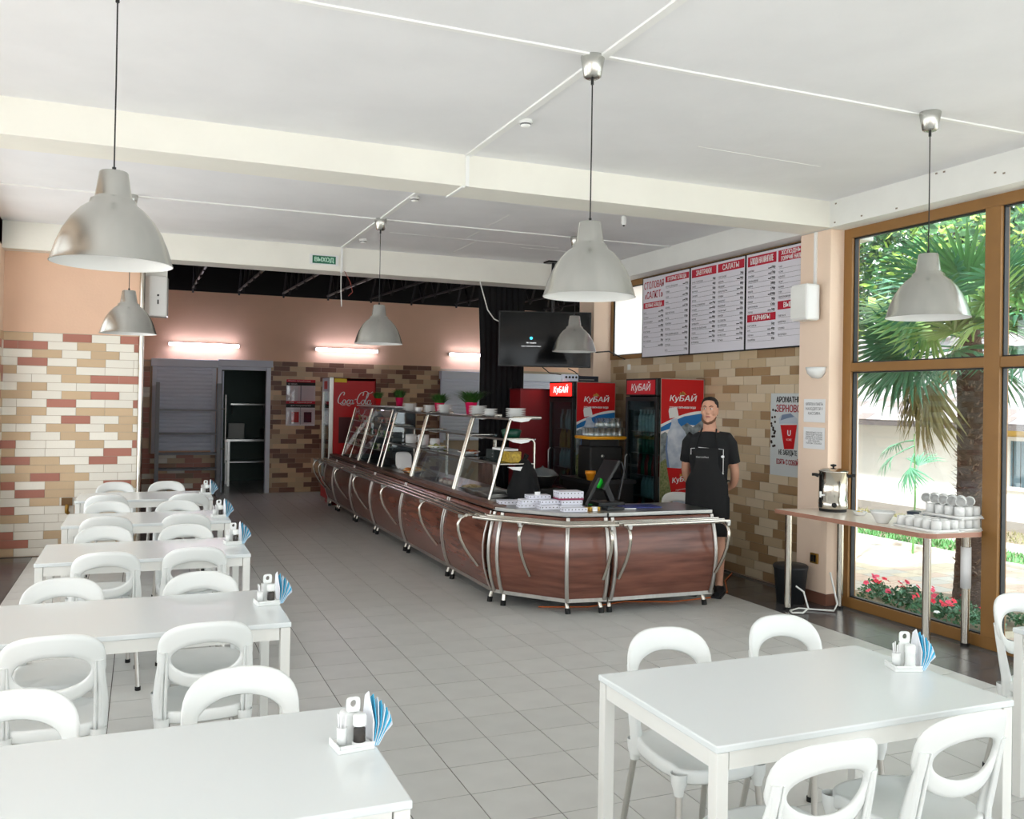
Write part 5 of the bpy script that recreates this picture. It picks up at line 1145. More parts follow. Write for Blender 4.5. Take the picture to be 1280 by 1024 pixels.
# water boiler
t = thing('water_boiler', 'stainless steel water boiler urn with black handles on the window table', 'urn', (5.41, 5.96, TZ), -.65); t.scale = (.86, .86, .82)
part('tank', MB().lathe([(.001, .03), (.135, .03), (.135, .035), (.138, .04), (.138, .115), (.134, .118), (.134, .40), (.139, .405), (.139, .415), (.001, .415)], n=40), M_chrome, t)
part('foot_ring', MB().lathe([(.128, 0), (.13, .03), (.11, .03)], n=30), M_rubber, t)
part('lid', MB().lathe([(.137, .416), (.10, .435), (.03, .445), (.001, .446)], n=36), M_chrome, t)
part('lid_knob', MB().lathe([(.008, .445), (.01, .455), (.028, .462), (.028, .478), (.001, .484)], n=20), M_black, t)
for s in (-1, 1): part('handle', MB().tube([(s*.135, 0, .36), (s*.17, 0, .37), (s*.20, -.0, .37)], [.020, .016, .015], 8), M_black, t)
part('control_knob', MB().lathe([(.025, 0), (.024, .018), (.001, .02)], (.0, -.136, .075), 16, Matrix.Rotation(pi/2, 4, 'X')), M_black, t)
part('side_strip', MB().box(-.02, .02, -.010, 0, .04, .38, Matrix.Rotation(-1.05, 4, 'Z') @ Matrix.Translation((0, -.132, 0))), M_black, t)
part('tap', MB().tube([(-.09, -.10, .17), (-.125, -.14, .17), (-.13, -.145, .15)], .010, 8).box(-.137, -.117, -.155, -.135, .165, .21), M_porc, t)
t = dish('lemon_saucer', 5.42, 5.66, TZ, .055, 'small saucer heaped with yellow lemon slices by the boiler', [mat('lemon', (.97, .85, .10), .4)], .012, 'food', 5, lump=14)
single('china_bowl', MB().lathe([(.001, 0), (.04, 0), (.045, .006), (.085, .075), (.095, .09), (.092, .092), (.04, .012), (.001, .01)], n=30), M_porc, 'wide white bowl at the middle of the window table', 'bowl', (5.24, 5.24, TZ))
t = thing('blue_box', 'small grey-blue box behind the cups on the window table', 'box', (5.52, 5.18, TZ), .3); part('carton', MB().box(-.055, .055, -.045, .045, 0, .085), mat('slate_blue_box', (.28, .36, .46), .4), t, bev=.004); part('lid', MB().box(-.058, .058, -.048, .048, .07, .088), mat('slate_dark', (.18, .22, .28), .4), t)
single('foil_ball', MB().ball((0, 0, .035), .036, 9, (1, 1, .95)), mat('blue_grey_cloth', (.52, .56, .66), .6), 'crumpled blue-grey wrapper between the bowl and the blue box', 'wrapper', (5.46, 5.20, TZ))
def tray(x0, x1, y0, y1, z, lab):
    cx, cy = (x0+x1)/2, (y0+y1)/2; a, b = (x1-x0)/2, (y1-y0)/2
    single('plastic_tray', MB().box(-a, a, -b, b, 0, .006).tube([(-a+.03, -b, .012), (a-.03, -b, .012), (a, -b+.03, .012), (a, b-.03, .012), (a-.03, b, .012), (-a+.03, b, .012), (-a, b-.03, .012), (-a, -b+.03, .012)], .010, 6, True), M_porc, lab, 'tray', (cx, cy, z))
tray(5.185, 5.425, 4.69, 5.10, TZ, 'white plastic tray under the front rows of upturned cups')
tray(5.44, 5.66, 4.70, 5.06, TZ, 'white plastic tray holding the tall cup tower at the right end')
cupm = MB().lathe([(.033, 0), (.036, .0), (.0355, .06), (.033, .076), (.001, .078)], n=20); cupm.lathe([(.033, 0), (.032, .004), (.031, .07), (.001, .072)], n=20); cupm.tube([(.034, 0, .06), (.052, 0, .058), (.057, 0, .04), (.050, 0, .022), (.035, 0, .018)], .0045, 6); cupm = cupm.mesh('cup', M_porc)
def cup(x, y, z, lab, grp, rot=(0, 0, .3)):
    o = place('cup', cupm, None, (x, y, z), rot); o['label'] = lab; o['category'] = 'cup'; o['group'] = grp
for i in range(5):
    for j in range(3): cup(5.235+.080*j, 4.735+.078*i, TZ+.007, 'white cup upside down in the front block on the tray', 'cups in the front block')
for i in range(4):
    for j in range(3): cup(5.475+.076*j, 4.75+.085*i, TZ+.007, 'white cup under the upper tray at the right end', 'cups carrying the upper tray')
tray(5.43, 5.66, 4.69, 5.07, TZ+.087, 'upper white tray resting on the cups at the right end')
for i in range(4):
    for j in range(3): cup(5.475+.076*j, 4.75+.085*i, TZ+.095, 'white cup upside down on the upper tray', 'cups on the upper tray')
for i in range(5):
    for j in range(2): cup(5.455+.085*j, 4.725+.077*i, TZ+.095+.079+.037, 'white cup lying on its side, open mouth toward the room, topmost layer', 'cups lying on top of the tower', (0, pi/2, .62))
# cables on the floor
single('white_cable', MB().tube([(5.50, 6.08, .30), (5.49, 5.98, .05), (5.40, 5.92, .012), (5.18, 6.10, .01), (5.05, 6.05, .01), (5.02, 5.98, .01), (5.10, 5.95, .01), (5.2, 6.0, .03), (5.19, 6.05, .16), (5.15, 6.10, .20)], .008, 6), M_wire, 'white cable looping on the dark floor under the window table', 'cable')
single('orange_cable', MB().tube([(3.1, 6.85, .008), (3.5, 6.72, .008), (3.9, 6.80, .008), (4.3, 6.66, .008), (4.7, 6.70, .008), (5.0, 6.85, .008), (5.3, 7.3, .008), (5.6, 7.6, .008)], .006, 6), mat('orange_cable', (.85, .45, .20), .5), 'thin orange cable running along the floor under the front counter', 'cable')
# ================================================================ THE WAITER
SKIN = mat('skin', (.80, .60, .50), .55, noise=.06, nscale=20); HAIR = mat('short_dark_hair', (.10, .08, .07), .85, bump=.6, bscale=300)
pr = thing('person', 'man in black T-shirt, long black apron and black shorts, hands behind back', 'person', (4.80, 6.88, 0), -.78)
def loft(mb, rings, n=20, cap=True):
    """rings: (center, rx, ry[, rot about z][, tilt axis dir]) -> elliptic sections perpendicular to the path"""
    rows = []
    P = [Vector(r[0]) for r in rings]
    for i, r in enumerate(rings):
        a = P[max(0, i-1)]; b = P[min(len(P)-1, i+1)]; t = (b-a).normalized()
        if abs(t.z) > .3: ux = Vector((1, 0, 0)); ux = (ux-t*ux.dot(t)).normalized()
        else: ux = Vector((0, 0, 1)); ux = (ux-t*ux.dot(t)).normalized()
        uy = t.cross(ux)
        rows.append([P[i]+ux*cos(2*pi*k/n)*r[1]+uy*sin(2*pi*k/n)*r[2] for k in range(n)])
    mb.grid(rows, True, True)
    if cap: mb.add(rows[0], [tuple(range(n))[::-1]]); mb.add(rows[-1], [tuple(range(n))])
    return mb
B = MB()
# torso, neck
loft(B, [((0, .0, .84), .150, .095), ((0, 0, .95), .165, .112), ((0, .0, 1.06), .145, .10), ((0, -.004, 1.20), .160, .11), ((0, -.004, 1.34), .172, .106), ((0, .0, 1.42), .150, .082), ((0, .008, 1.475), .105, .072), ((0, .008, 1.50), .062, .062), ((0, -.002, 1.58), .055, .058)], 24)
for s in (-1, 1):
    loft(B, [((s*.085, .0, .92), .085, .10), ((s*.092, 0, .80), .082, .09), ((s*.098, .0, .62), .066, .072), ((s*.10, -.004, .50), .055, .058), ((s*.102, .008, .38), .055, .060), ((s*.104, .012, .24), .043, .047), ((s*.105, .012, .12), .034, .038), ((s*.105, .005, .06), .036, .045)], 16)
    loft(B, [((s*.105, .055, .045), .032, .035), ((s*.107, .0, .045), .038, .04), ((s*.112, -.09, .035), .042, .028), ((s*.115, -.16, .028), .036, .02)], 12)
    # arm: shoulder, elbow, wrist behind the back
    loft(B, [((s*.12, .0, 1.415), .045, .045), ((s*.168, .0, 1.40), .045, .048), ((s*.196, .008, 1.34), .047, .050), ((s*.212, .03, 1.22), .043, .044), ((s*.225, .055, 1.12), .039, .040), ((s*.222, .085, 1.06), .038, .040), ((s*.20, .125, 1.0), .037, .040), ((s*.13, .16, .95), .030, .033), ((s*.075, .172, .92), .026, .022)], 14)
    loft(B, [((s*.085, .172, .925), .026, .018), ((s*.05, .178, .905), .038, .016), ((s*.015, .182, .885), .040, .015)], 12)
    for k in range(4):
        o = (k-1.5)*.018; L = (.055, .068, .072, .060)[k]
        B.tube([(s*.02, .182, .885+o), (s*(.02-L*.5), .186, .872+o), (s*(.02-L), .178, .862+o)], [.0095, .0088, .007], 8)
    B.tube([(s*.05, .185, .93), (s*.02, .20, .945), (s*-.005, .203, .935)], [.012, .010, .008], 8)
# head
HC = Vector((0, -.012, 1.672))
def hd(v): return HC+Vector(v)
rows = []
for z, rx, ry, cy in ((-.118, .020, .020, -.058), (-.112, .036, .036, -.048), (-.095, .048, .056, -.034), (-.070, .058, .076, -.018), (-.040, .065, .086, -.008), (-.005, .070, .092, .0), (.035, .073, .095, .004), (.070, .070, .090, .008), (.095, .058, .074, .010), (.110, .038, .050, .012), (.117, .012, .016, .012)):
    rows.append([hd((rx*cos(a)*(1-.06*max(0, -sin(a))), cy+ry*sin(a), z)) for a in [2*pi*k/24 for k in range(24)]])
B.grid(rows, True, True); B.add(rows[0], [tuple(range(24))[::-1]]); B.add(rows[-1], [tuple(range(24))])
B.tube([hd((0, -.086, .030)), hd((0, -.098, .006)), hd((0, -.112, -.018)), hd((0, -.100, -.030))], [.008, .010, .013, .010], 8)   # nose
B.ball(hd((-.013, -.098, -.024)), .009, 8).ball(hd((.013, -.098, -.024)), .009, 8)
B.tube([hd((-.045, -.072, .036)), hd((-.02, -.088, .040)), hd((.02, -.088, .040)), hd((.045, -.072, .036))], .009, 8)           # brow ridge
B.ball(hd((0, -.086, -.098)), .018, 10).ball(hd((-.040, -.066, -.025)), .022, 8).ball(hd((.040, -.066, -.025)), .022, 8)
for s in (-1, 1):
    ear = [hd((s*(.073+.010*sin(a)*.3), .008+.016*cos(a), -.006+.030*sin(a))) for a in [2*pi*k/10 for k in range(10)]]
    B.tube(ear, .0065, 6, True); B.ball(hd((s*.071, .010, -.006)), .016, 8, (.5, 1, 1.5))
body = part('body', B, SKIN, pr)
rm = body.modifiers.new('one_surface', 'REMESH'); rm.mode = 'VOXEL'; rm.voxel_size = .0058; rm.use_smooth_shade = True
sm = body.modifiers.new('smooth', 'SMOOTH'); sm.iterations = 4; sm.factor = .5
# hair cap, brows, eyes, mouth, beard shadow
rows = []
for z, rx, ry, cy in ((-.045, .0685, .062, .034), (-.01, .074, .078, .026), (.03, .078, .088, .018), (.066, .0765, .094, .012), (.098, .064, .081, .012), (.118, .042, .056, .012), (.126, .012, .018, .012)):
    ring = []
    for k in range(28):
        a = 2*pi*k/28; y = cy+ry*sin(a); x = rx*cos(a)
        if z < .07: y = max(y, -.020+.0*z+(.045-z)*.25 if z < .045 else -.075+(.09-z)*1.2)
        ring.append(hd((x, y, z)))
    rows.append(ring)
hm = MB().grid(rows, True, True); hm.add(rows[-1], [tuple(range(28))]); hm.add(rows[0], [tuple(range(28))[::-1]]); part('hair', hm, HAIR, pr)
for s in (-1, 1):
    part('eye', MB().ball(hd((s*.028, -.081, .016)), .0105, 12, (1.15, .7, .75)), mat('eye_white', (.85, .83, .80), .2), pr)
    part('iris', MB().ball(hd((s*.028-.002, -.0885, .016)), .0052, 8), mat('brown_iris', (.12, .08, .05), .2), pr)
    part('eyebrow', MB().tube([hd((s*.012, -.0935, .034)), hd((s*.028, -.0925, .041)), hd((s*.046, -.079, .037))], [.0035, .0042, .002], 6), HAIR, pr)
part('mouth', MB().tube([hd((-.024, -.088, -.058)), hd((-.008, -.0975, -.055)), hd((.008, -.0975, -.055)), hd((.024, -.088, -.058))], [.002, .0052, .0052, .002], 8), mat('lips', (.66, .36, .34), .5), pr)
part('beard_shadow', MB().tube([hd((-.062, -.015, -.058)), hd((-.055, -.046, -.086)), hd((-.030, -.078, -.108)), hd((0, -.092, -.116)), hd((.030, -.078, -.108)), hd((.055, -.046, -.086)), hd((.062, -.015, -.058))], [.006, .010, .012, .013, .012, .010, .006], 8), mat('stubble', (.42, .29, .22), .9), pr)
# T-shirt
S_ = MB()
loft(S_, [((0, .0, .93), .178, .128), ((0, 0, 1.06), .165, .122), ((0, -.004, 1.20), .175, .126), ((0, -.004, 1.34), .194, .126), ((0, .0, 1.42), .188, .105), ((0, .006, 1.462), .130, .088), ((0, .006, 1.482), .085, .078), ((0, .004, 1.494), .069, .070)], 28)
for s in (-1, 1): loft(S_, [((s*.09, .0, 1.425), .060, .064), ((s*.155, .0, 1.420), .064, .068), ((s*.192, .004, 1.37), .060, .066), ((s*.208, .02, 1.28), .055, .060), ((s*.220, .035, 1.20), .056, .060)], 18)
TS_ = mat('black_tshirt_cotton', (.055, .06, .07), .9, bump=.2, bscale=50)
sh = part('tshirt', S_, TS_, pr); r2 = sh.modifiers.new('one_surface', 'REMESH'); r2.mode = 'VOXEL'; r2.voxel_size = .007; r2.use_smooth_shade = True
s2 = sh.modifiers.new('smooth', 'SMOOTH'); s2.iterations = 5
q = MB()
for s in (-1, 1):
    q.tube([(s*.10, -.126, 1.33), (s*.145, -.112, 1.325), (s*.145, -.112, 1.27 if s < 0 else 1.10)], .0028, 5)
q.tube([(-.075, -.131, 1.338), (.055, -.131, 1.330)], .0028, 5); q.ball((.140, -.114, 1.26), .013, 8, (1.2, .4, 1)); q.ball((.138, -.114, 1.11), .010, 8, (1.4, .4, .8))
part('white_chest_print', q, M_paper, pr, label='white outline print across the chest')
# shorts
H_ = MB(); loft(H_, [((0, .0, 1.0), .170, .122), ((0, .0, .90), .180, .128), ((0, .0, .80), .185, .125)], 24)
for s in (-1, 1): loft(H_, [((s*.09, 0, .88), .10, .112), ((s*.098, 0, .74), .094, .102), ((s*.103, 0, .56), .088, .094)], 18)
so = part('shorts', H_, mat('black_shorts', (.05, .055, .07), .9), pr); r3 = so.modifiers.new('one_surface', 'REMESH'); r3.mode = 'VOXEL'; r3.voxel_size = .008; r3.use_smooth_shade = True
# apron
def bib(z): return .105 if z > 1.18 else .105+(.19-.105)*min(1, (1.18-z)/.16)
rows = []
for i in range(18):
    z = 1.335-.79*i/17; w_ = bib(z); dd = -.143 if z > .9 else -.150-.012*(.9-z)
    rows.append([Vector((w_*u, dd+.34*(w_*u)**2*6*.5+(.006*sin(9*u+i*.4) if z < 1.0 else 0), z)) for u in [(-1+2*k/16) for k in range(17)]])
ap = part('apron', MB().grid(rows, True), mat('black_apron', (.04, .043, .05), .85, bump=.2, bscale=40), pr); so = ap.modifiers.new('thickness', 'SOLIDIFY'); so.thickness = .004
part('apron_strap', MB().tube([(-.095, -.138, 1.33), (-.075, -.110, 1.43), (-.066, -.02, 1.50), (0, .078, 1.515), (.066, -.02, 1.50), (.075, -.110, 1.43), (.095, -.138, 1.33)], .008, 6), M_blackcloth, pr)
part('apron_tie', MB().tube([(-.175, -.07, 1.04), (-.182, .03, 1.035), (-.10, .125, 1.035), (.10, .125, 1.035), (.182, .03, 1.035), (.175, -.07, 1.04)], .006, 6), M_blackcloth, pr)
q = MB(); text(q, 'васаби', (-.05, -.149, 1.245), (1, 0, 0), (0, 0, 1), .019, .11, 'c', bold=.0007)
q = MB(); text(q, 'бассейна', (-.035, -.149, 1.245), (1, 0, 0), (0, 0, 1), .015, .11, 'c', bold=.0006); part('apron_lettering', q, mat('grey_print', (.62, .62, .62), .6), pr)
for s in (-1, 1):
    m = MB(); loft(m, [((s*.105, .07, .04), .036, .042), ((s*.107, .02, .048), .044, .05), ((s*.110, -.05, .042), .048, .042), ((s*.114, -.12, .034), .048, .032), ((s*.116, -.175, .030), .034, .024)], 16); m.box(s*.11-.045, s*.11+.045, -.185, .085, 0, .018)
    m.lathe([(.047, .04), (.044, .075), (.040, .085)], (s*.105, .012, 0), 14)
    part('shoe', m, mat('black_shoe', (.05, .055, .07), .7), pr)
# ================================================================ OUTSIDE THE WINDOW
G = -.10
M_conc = mat('pale_concrete', (.86, .86, .85), .9, noise=.12, nscale=2); M_soil = mat('sandy_soil', (.58, .54, .46), .95, noise=.35, nscale=8)
q = MB(); q.box(-40, 60, -40, 60, -.6, G-.02); struct('ground', q, M_conc)
pv = struct('pavement', MB().box(5.8, 9.3, 1.0, 12.0, G-.03, G-.006), mat('paver_joint', (.52, .49, .44), .95))
pm = [shared_box('paving_stone', .294, .194, .03, mat(n, c, .85, vary=.06, bump=.2, bscale=40)) for n, c in (('beige_paver', (.80, .76, .68)), ('rose_paver', (.78, .70, .64)), ('grey_paver', (.74, .73, .70)))]
rr = random.Random(2); cand = []
for i in range(12):
    for j in range(54):
        x = 5.95+.3*i; y = 1.1+.2*j+(0 if i % 2 else .1)
        d = seen((x, y, G)); cand.append((d if d else 999, x, y))
cand.sort(); rest = MB()
for k, (d, x, y) in enumerate(cand):
    if k < 280 and d < 999: place('paving_stone', rr.choice(pm), pv, (x, y, G-.014))
    else: rest.box(x-.147, x+.147, y-.097, y+.097, G-.02, G)
part('paving', rest, MATS['beige_paver'], pv, kind='stuff')
struct('lawn_border', MB().box(9.3, 9.42, 0, 20, G-.05, G+.04), M_conc)
struct('path', MB().box(10.3, 11.0, 0, 22, G-.03, G+.0), mat('white_path', (.88, .87, .84), .9))
struct('soil_bed', MB().box(9.42, 10.3, 0, 22, G-.03, G+.005).box(11.0, 12.0, 0, 22, G-.03, G+.01), M_soil)
M_leaf = [mat('leaf_dark', (.22, .42, .26), .5, vary=.2), mat('leaf_mid', (.36, .60, .34), .5, vary=.2), mat('leaf_yellow_green', (.72, .84, .40), .5, vary=.2), mat('leaf_blue_green', (.36, .58, .46), .5)]
def tufts(x0, x1, y0, y1, n, h, seed, m):
    r = random.Random(seed); q = MB()
    for k in range(n):
        x = r.uniform(x0, x1); y = r.uniform(y0, y1); a = r.random()*6.28; hh = h*r.uniform(.4, 1); w_ = .012
        s = Vector((cos(a), sin(a), 0))*w_; l = Vector((-sin(a), cos(a), 0))*hh*.5; p = Vector((x, y, G))
        q.add([p-s, p+s, p+l+Vector((0, 0, hh))], [(0, 1, 2)])
    o = part('grass', q, m); o['kind'] = 'stuff'; o['label'] = 'rough green grass growing in the bed before the white house'; o['category'] = 'grass'; return o
tufts(9.45, 10.25, 5, 14, 5000, .09, 1, M_leaf[1])
tufts(11.0, 11.9, 5, 15, 2500, .08, 2, mat('dry_grass', (.55, .55, .38), .8))
# white house
hs = thing('white_house', 'low white house with a grey shingle roof across the garden', 'house', (12, 9, G))
part('wall', MB().box(0, .25, -6, 12, 0, 1.62), mat('white_render', (.95, .95, .94), .8), hs)
part('yellow_band', MB().box(-.012, .0, -6, .72, 1.42, 1.60), mat('ochre_render', (.90, .76, .42), .8), hs, label='ochre yellow band over the window')
part('plinth', MB().box(-.02, .0, -6, 12, 0, .16), mat('grey_plinth', (.62, .60, .58), .9), hs)
rf = part('roof', MB().add([(-.45, -6.2, 1.60), (-.45, 12.2, 1.60), (3.4, 12.2, 3.35), (3.4, -6.2, 3.35), (-.45, -6.2, 1.52), (-.45, 12.2, 1.52), (3.4, 12.2, 3.25), (3.4, -6.2, 3.25)], [(0, 3, 2, 1), (4, 5, 6, 7), (0, 1, 5, 4), (1, 2, 6, 5), (2, 3, 7, 6), (3, 0, 4, 7)]), mat('roof_underlay', (.40, .38, .38), .9), hs)
shm = [mat('grey_shingle', (.60, .58, .60), .85), mat('brown_shingle', (.52, .48, .47), .85), mat('pale_shingle', (.70, .68, .68), .85)]
q = MB(); r = random.Random(3); ang = math.atan2(1.75, 3.85)
for i in range(17):
    for j in range(60):
        q.cur = r.choice((0, 0, 1, 2)); u = i*.25; y = -6.2+j*.305+(.15 if i % 2 else 0)
        M4 = Matrix.Translation((-.45, y, 1.60)) @ Matrix.Rotation(-ang, 4, 'Y')
        q.box(u, u+.26, .005, .30, .006, .022, M4 @ Matrix.Translation((0, 0, .0)))
part('shingles', q, shm, rf, kind='stuff')
for y in (-.05, -2.6):
    w_ = part('window', MB().box(-.03, .02, y-.62, y-.56, .62, 1.42).box(-.03, .02, y+.56, y+.62, .62, 1.42).box(-.03, .02, y-.56, y+.56, .62, .68).box(-.03, .02, y-.56, y+.56, 1.36, 1.42).box(-.03, .02, y-.03, y+.03, .68, 1.36), M_porc, hs)
    part('window_pane', MB().box(-.005, .005, y-.56, y-.03, .68, 1.36).box(-.005, .005, y+.03, y+.56, .68, 1.36), mat('sky_pane', (.45, .56, .62), .1), w_)
    gq = MB()
    for k in range(9): gq.box(-.04, -.034, y-.5+k*.125-.004, y-.5+k*.125+.004, .68, 1.36)
    part('window_grille', gq, M_ink, w_)
# trees behind
def tree(name, label, loc, rad, h, n, seed, ms, ls=.16):
    t = thing(name, label, 'tree', loc, 0, 'trees beyond the garden'); r = random.Random(seed)
    part('trunk', MB().tube([(0, 0, 0), (.1, .05, h*.35), (-.1, 0, h*.7)], [.22, .16, .08], 8), mat('bark', (.35, .27, .22), .9), t)
    bl = [(Vector((r.uniform(-1, 1)*rad, r.uniform(-1, 1)*rad, h*r.uniform(.30, 1.0))), r.uniform(.35, .65)*rad) for _ in range(16)]
    for li, m in enumerate(ms):
        q = MB()
        for k in range(n):
            c, R = r.choice(bl); d = Vector((r.gauss(0, 1), r.gauss(0, 1), r.gauss(0, 1))).normalized()*R*(r.random()**.35)
            p = c+d; a = Vector((r.gauss(0, 1), r.gauss(0, 1), r.gauss(0, 1))).normalized(); b = a.orthogonal().normalized(); s = ls*r.uniform(.5, 1.2)
            q.add([p-a*s*.5, p+b*s*.28, p+a*s*.5, p-b*s*.28], [(0, 1, 2, 3)])
        part('foliage', q, m, t, kind='stuff')
    return t
TL = [('tall dark green tree rising behind the left part of the white house', (17.5, 19, G), 2.6, 7.5, 1), ('broad bright green tree behind the middle of the house', (17.2, 15, G), 2.7, 8.5, 2), ('tall leafy tree behind the palm crown', (18.2, 12, G), 2.8, 9.0, 3),
      ('dense green tree behind the right part of the house roof', (17.5, 9.0, G), 2.6, 8.5, 4), ('yellow-green tree at the right edge beyond the roof', (17.0, 6.0, G), 2.5, 8.0, 5), ('far tree filling the gap at the left window edge', (19.5, 23, G), 3.0, 9.0, 6), ('far tree seen high above the pendant lamp', (21.5, 15.5, G), 3.3, 10.5, 7)]
for l, loc, rad, h, s in TL: tree('leafy_tree', l, loc, rad, h, 2600, s, (M_leaf[0], M_leaf[1], M_leaf[3]) if s % 2 else (M_leaf[0], M_leaf[1], M_leaf[2]), .30)
# low shrub mass in front of the roof at the left
# ---- fan palm
M_fr = [mat('palm_green', (.42, .62, .36), .45, vary=.15), mat('palm_blue_green', (.33, .56, .43), .45, vary=.15), mat('palm_light', (.62, .76, .44), .45), mat('palm_dry', (.56, .54, .36), .7)]
def fan_mesh(name, m, rad, nseg, droop, spread, pet, seed):
    r = random.Random(seed); q = MB()
    q.tube([(0, 0, 0), (pet*.5, 0, pet*.03), (pet, 0, 0)], [.012, .009, .006], 5)
    for k in range(nseg):
        a = -spread+2*spread*k/(nseg-1)+r.uniform(-.02, .02); R = rad*(.78+.22*cos(a*.6))*r.uniform(.9, 1.05); pts = []
        for i, f in enumerate((0, .35, .7, 1.0)):
            d = R*f; pts.append(Vector((pet+d*cos(a), d*sin(a), -droop*d*f*r.uniform(.8, 1.2)+.03*f*(k % 2))))
        nn = Vector((-sin(a), cos(a), 0)); w4 = (.006, .020*rad/.6, .017*rad/.6, .001)
        rows = [[p-nn*w_, p+Vector((0, 0, .35*w_)), p+nn*w_] for p, w_ in zip(pts, w4)]
        q.grid(rows, False)
    return q.mesh(name, m)
def palm(label, loc, th, tr, fr, name='fan_palm', grp=None):
    t = thing(name, label, 'palm', loc); r = random.Random(int(loc[0]*10)); tm = mat('palm_trunk_fibre', (.36, .29, .25), .95, noise=.5, nscale=25, bump=.8, bscale=40, stretch=(1, 1, 3))
    if tr:
        rows = []
        for i in range(40):
            z = th*i/39; R = tr*(1.18-.2*min(1, z*2.2) if z < .5 else 1.0) * (1 if z < th*.82 else 1-.45*(z-th*.82)/(th*.18))
            rows.append([Vector((R*(1+.06*sin(7*a+i*1.7)+.04*sin(13*a-i))*cos(a)+.02*sin(z*1.5), R*(1+.06*sin(7*a+i*1.7))*sin(a), z)) for a in [2*pi*k/18 for k in range(18)]])
        part('trunk', MB().grid(rows, True, True), tm, t)
        q = MB()
        for k in range(900):
            z = th*r.random()**.9*.97; a = r.random()*2*pi; R = tr*.97*(1 if z < th*.82 else .75); p = Vector((R*cos(a), R*sin(a), z)); L = r.uniform(.03, .09); o = Vector((cos(a), sin(a), r.uniform(-.3, 1.0)))*L; s = Vector((-sin(a), cos(a), 0))*.012
            q.add([p-s, p+s, p+o], [(0, 1, 2)])
        part('trunk_fibres', q, mat('palm_fibre', (.50, .42, .36), .95), t, kind='stuff')
    for (mi, rz, tilt, roll, z) in fr:
        o = place('frond', mi, t, (0, 0, z)); o.rotation_euler = (Matrix.Rotation(rz, 3, 'Z') @ Matrix.Rotation(-tilt, 3, 'Y') @ Matrix.Rotation(roll, 3, 'X')).to_euler()
    return t
fa = fan_mesh('frond', M_fr[0], .62, 26, .25, 1.75, .55, 1); fb = fan_mesh('frond', M_fr[1], .58, 26, .45, 1.8, .60, 2); fc = fan_mesh('frond', M_fr[2], .62, 28, .15, 1.9, .42, 3); fd = fan_mesh('frond', M_fr[3], .50, 24, .8, 1.2, .50, 4)
r = random.Random(12); fr = []
for k in range(9): fr.append((fa if k % 2 else fb, k*.7+.2, r.uniform(.75, 1.15), r.uniform(-.4, .4), 2.52))
for k in range(10): fr.append((fb if k % 2 else fa, k*.63+.05, r.uniform(.15, .55), r.uniform(-.6, .6), 2.47))
for k in range(8): fr.append((fb, k*.8+.4, r.uniform(-.35, -.05), r.uniform(-.4, .4), 2.40))
for k in range(3): fr.append((fd, 2.35+k*.30, r.uniform(-.95, -.5), r.uniform(-.2, .2), 2.33))
fr += [(fc, -2.35, .42, .9, 2.40), (fc, -2.0, .65, .4, 2.5), (fc, -2.8, .2, .3, 2.42), (fc, 2.75, .30, -.8, 2.45), (fb, 2.40, .08, 1.1, 2.38), (fb, 2.15, -.15, -1.0, 2.40), (fd, 2.55, -.55, .3, 2.38)]
palm('fan palm with a shaggy brown trunk standing outside the big window', (7.05, 6.0, G), 2.55, .125, fr)
sp = fan_mesh('frond', M_fr[1], .34, 14, .5, .9, .25, 6)
palm('small young palm of two drooping fans against the white wall', (8.95, 8.45, G), 0, 0, [(sp, 2.6, -.5, .2, 1.35), (sp, 1.6, -.2, -.3, 1.42), (sp, -2.6, -.7, .5, 1.25), (sp, .4, .9, 0, .9)], 'young_palm')
o = [x for x in bpy.data.objects if x.name == 'young_palm'][0]
part('stem', MB().tube([(0, 0, 0), (.03, 0, .7), (0, 0, 1.5)], [.015, .012, .006], 6), M_fr[0], o)
# globe lantern
t = thing('globe_lantern', 'white globe garden lantern at the left edge of the big window', 'lamp', (7.93, 8.36, G)); part('post', MB().tube([(0, 0, 0), (0, 0, 2.2)], .025, 8), M_porc, t); part('globe', MB().ball((0, 0, 2.31), .105, 20), M_porc, t)
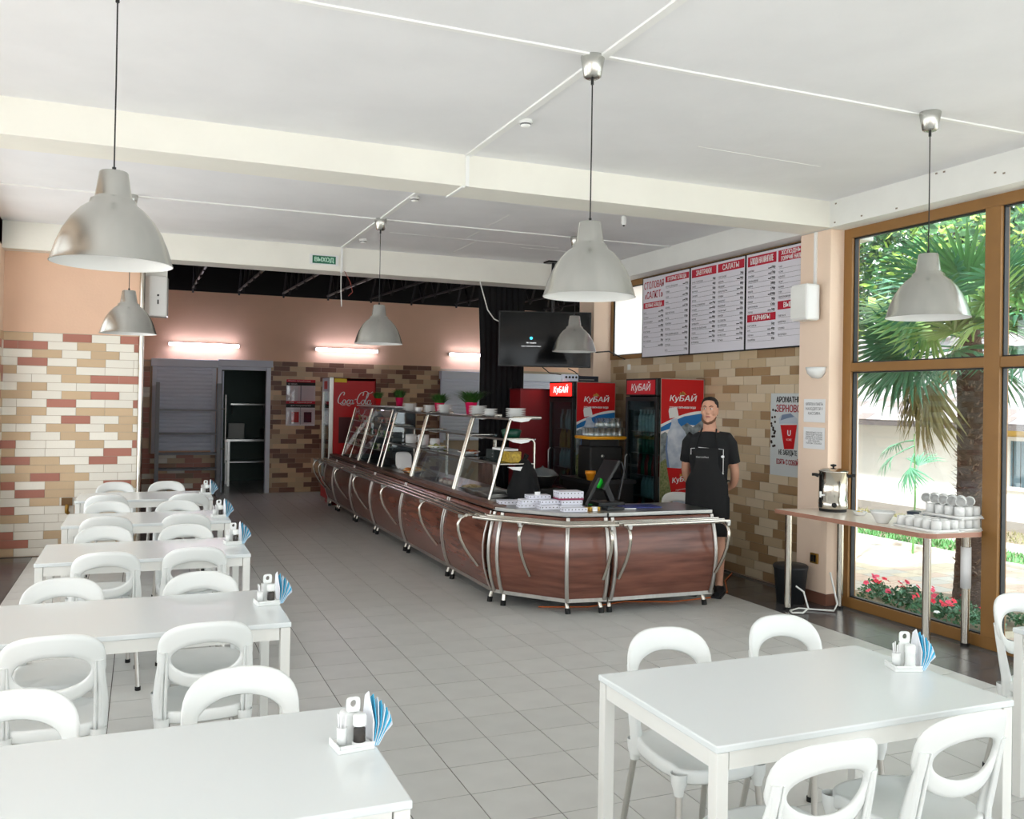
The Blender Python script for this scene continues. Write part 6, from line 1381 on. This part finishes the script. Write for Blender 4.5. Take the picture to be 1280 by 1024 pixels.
# flowering plants in the bed around the palm
single('flower_bed_soil', MB().prism([(6.2, 5.35), (6.9, 5.2), (7.6, 5.6), (7.3, 6.6), (6.5, 6.95), (6.15, 6.5)], G-.02, G+.012), M_soil, 'patch of bare soil around the palm trunk and flowers', 'soil')
M_petal = [mat('crimson_petal', (.90, .10, .25), .5), mat('pink_petal', (.95, .30, .45), .5), mat('white_petal', (.95, .95, .95), .5)]
fm = []
for m in M_petal:
    q = MB()
    for k in range(5):
        a = 2*pi*k/5; c = Vector((cos(a), sin(a), 0)); n = Vector((-sin(a), cos(a), 0)); q.add([(0, 0, 0), c*.018-n*.013+Vector((0, 0, .004)), c*.030+Vector((0, 0, .001)), c*.018+n*.013+Vector((0, 0, .004))], [(0, 1, 2, 3)])
    q.ball((0, 0, .002), .005, 6); fm.append(q.mesh('flower', m))
names_ = ['leftmost', 'second', 'third', 'fourth', 'fifth', 'sixth', 'seventh', 'eighth', 'ninth', 'tenth', 'eleventh']
r = random.Random(31)
for k, (x, y) in enumerate(((6.36, 6.45), (6.55, 6.62), (6.38, 6.15), (6.62, 6.30), (6.36, 5.85), (6.60, 5.98), (6.35, 5.56), (6.60, 5.68), (6.82, 5.50), (6.42, 5.32), (6.85, 5.2))):
    t = thing('flowering_plant', 'low bedding plant with crimson and white flowers by the palm, %s from the left' % names_[k], 'flowers', (x, y, G), r.random()*3, 'bedding plants around the palm')
    q = MB()
    for j in range(170):
        a = r.random()*2*pi; e = r.random()**.6*1.35; R = .16*r.uniform(.6, 1.05); p = Vector((R*cos(a)*sin(e), R*sin(a)*sin(e), .02+R*cos(e)*.95)); d = Vector((r.gauss(0, 1), r.gauss(0, 1), .6)).normalized(); b = d.orthogonal().normalized(); s = .024
        q.cur = r.choice((0, 0, 1)); q.add([p-d*s, p+b*s*.5, p+d*s, p-b*s*.5], [(0, 1, 2, 3)])
    part('leaves', q, [M_leaf[0], M_leaf[3]], t, kind='stuff')
    for j in range(7):
        a = r.random()*2*pi; e = r.random()*1.2; R = .175; f = place('flower', r.choice((fm[0], fm[0], fm[1], fm[2])), t, (R*cos(a)*sin(e), R*sin(a)*sin(e), .03+R*cos(e))); f.rotation_euler = (r.uniform(-.3, 1.0), r.uniform(-.9, .3), 0)
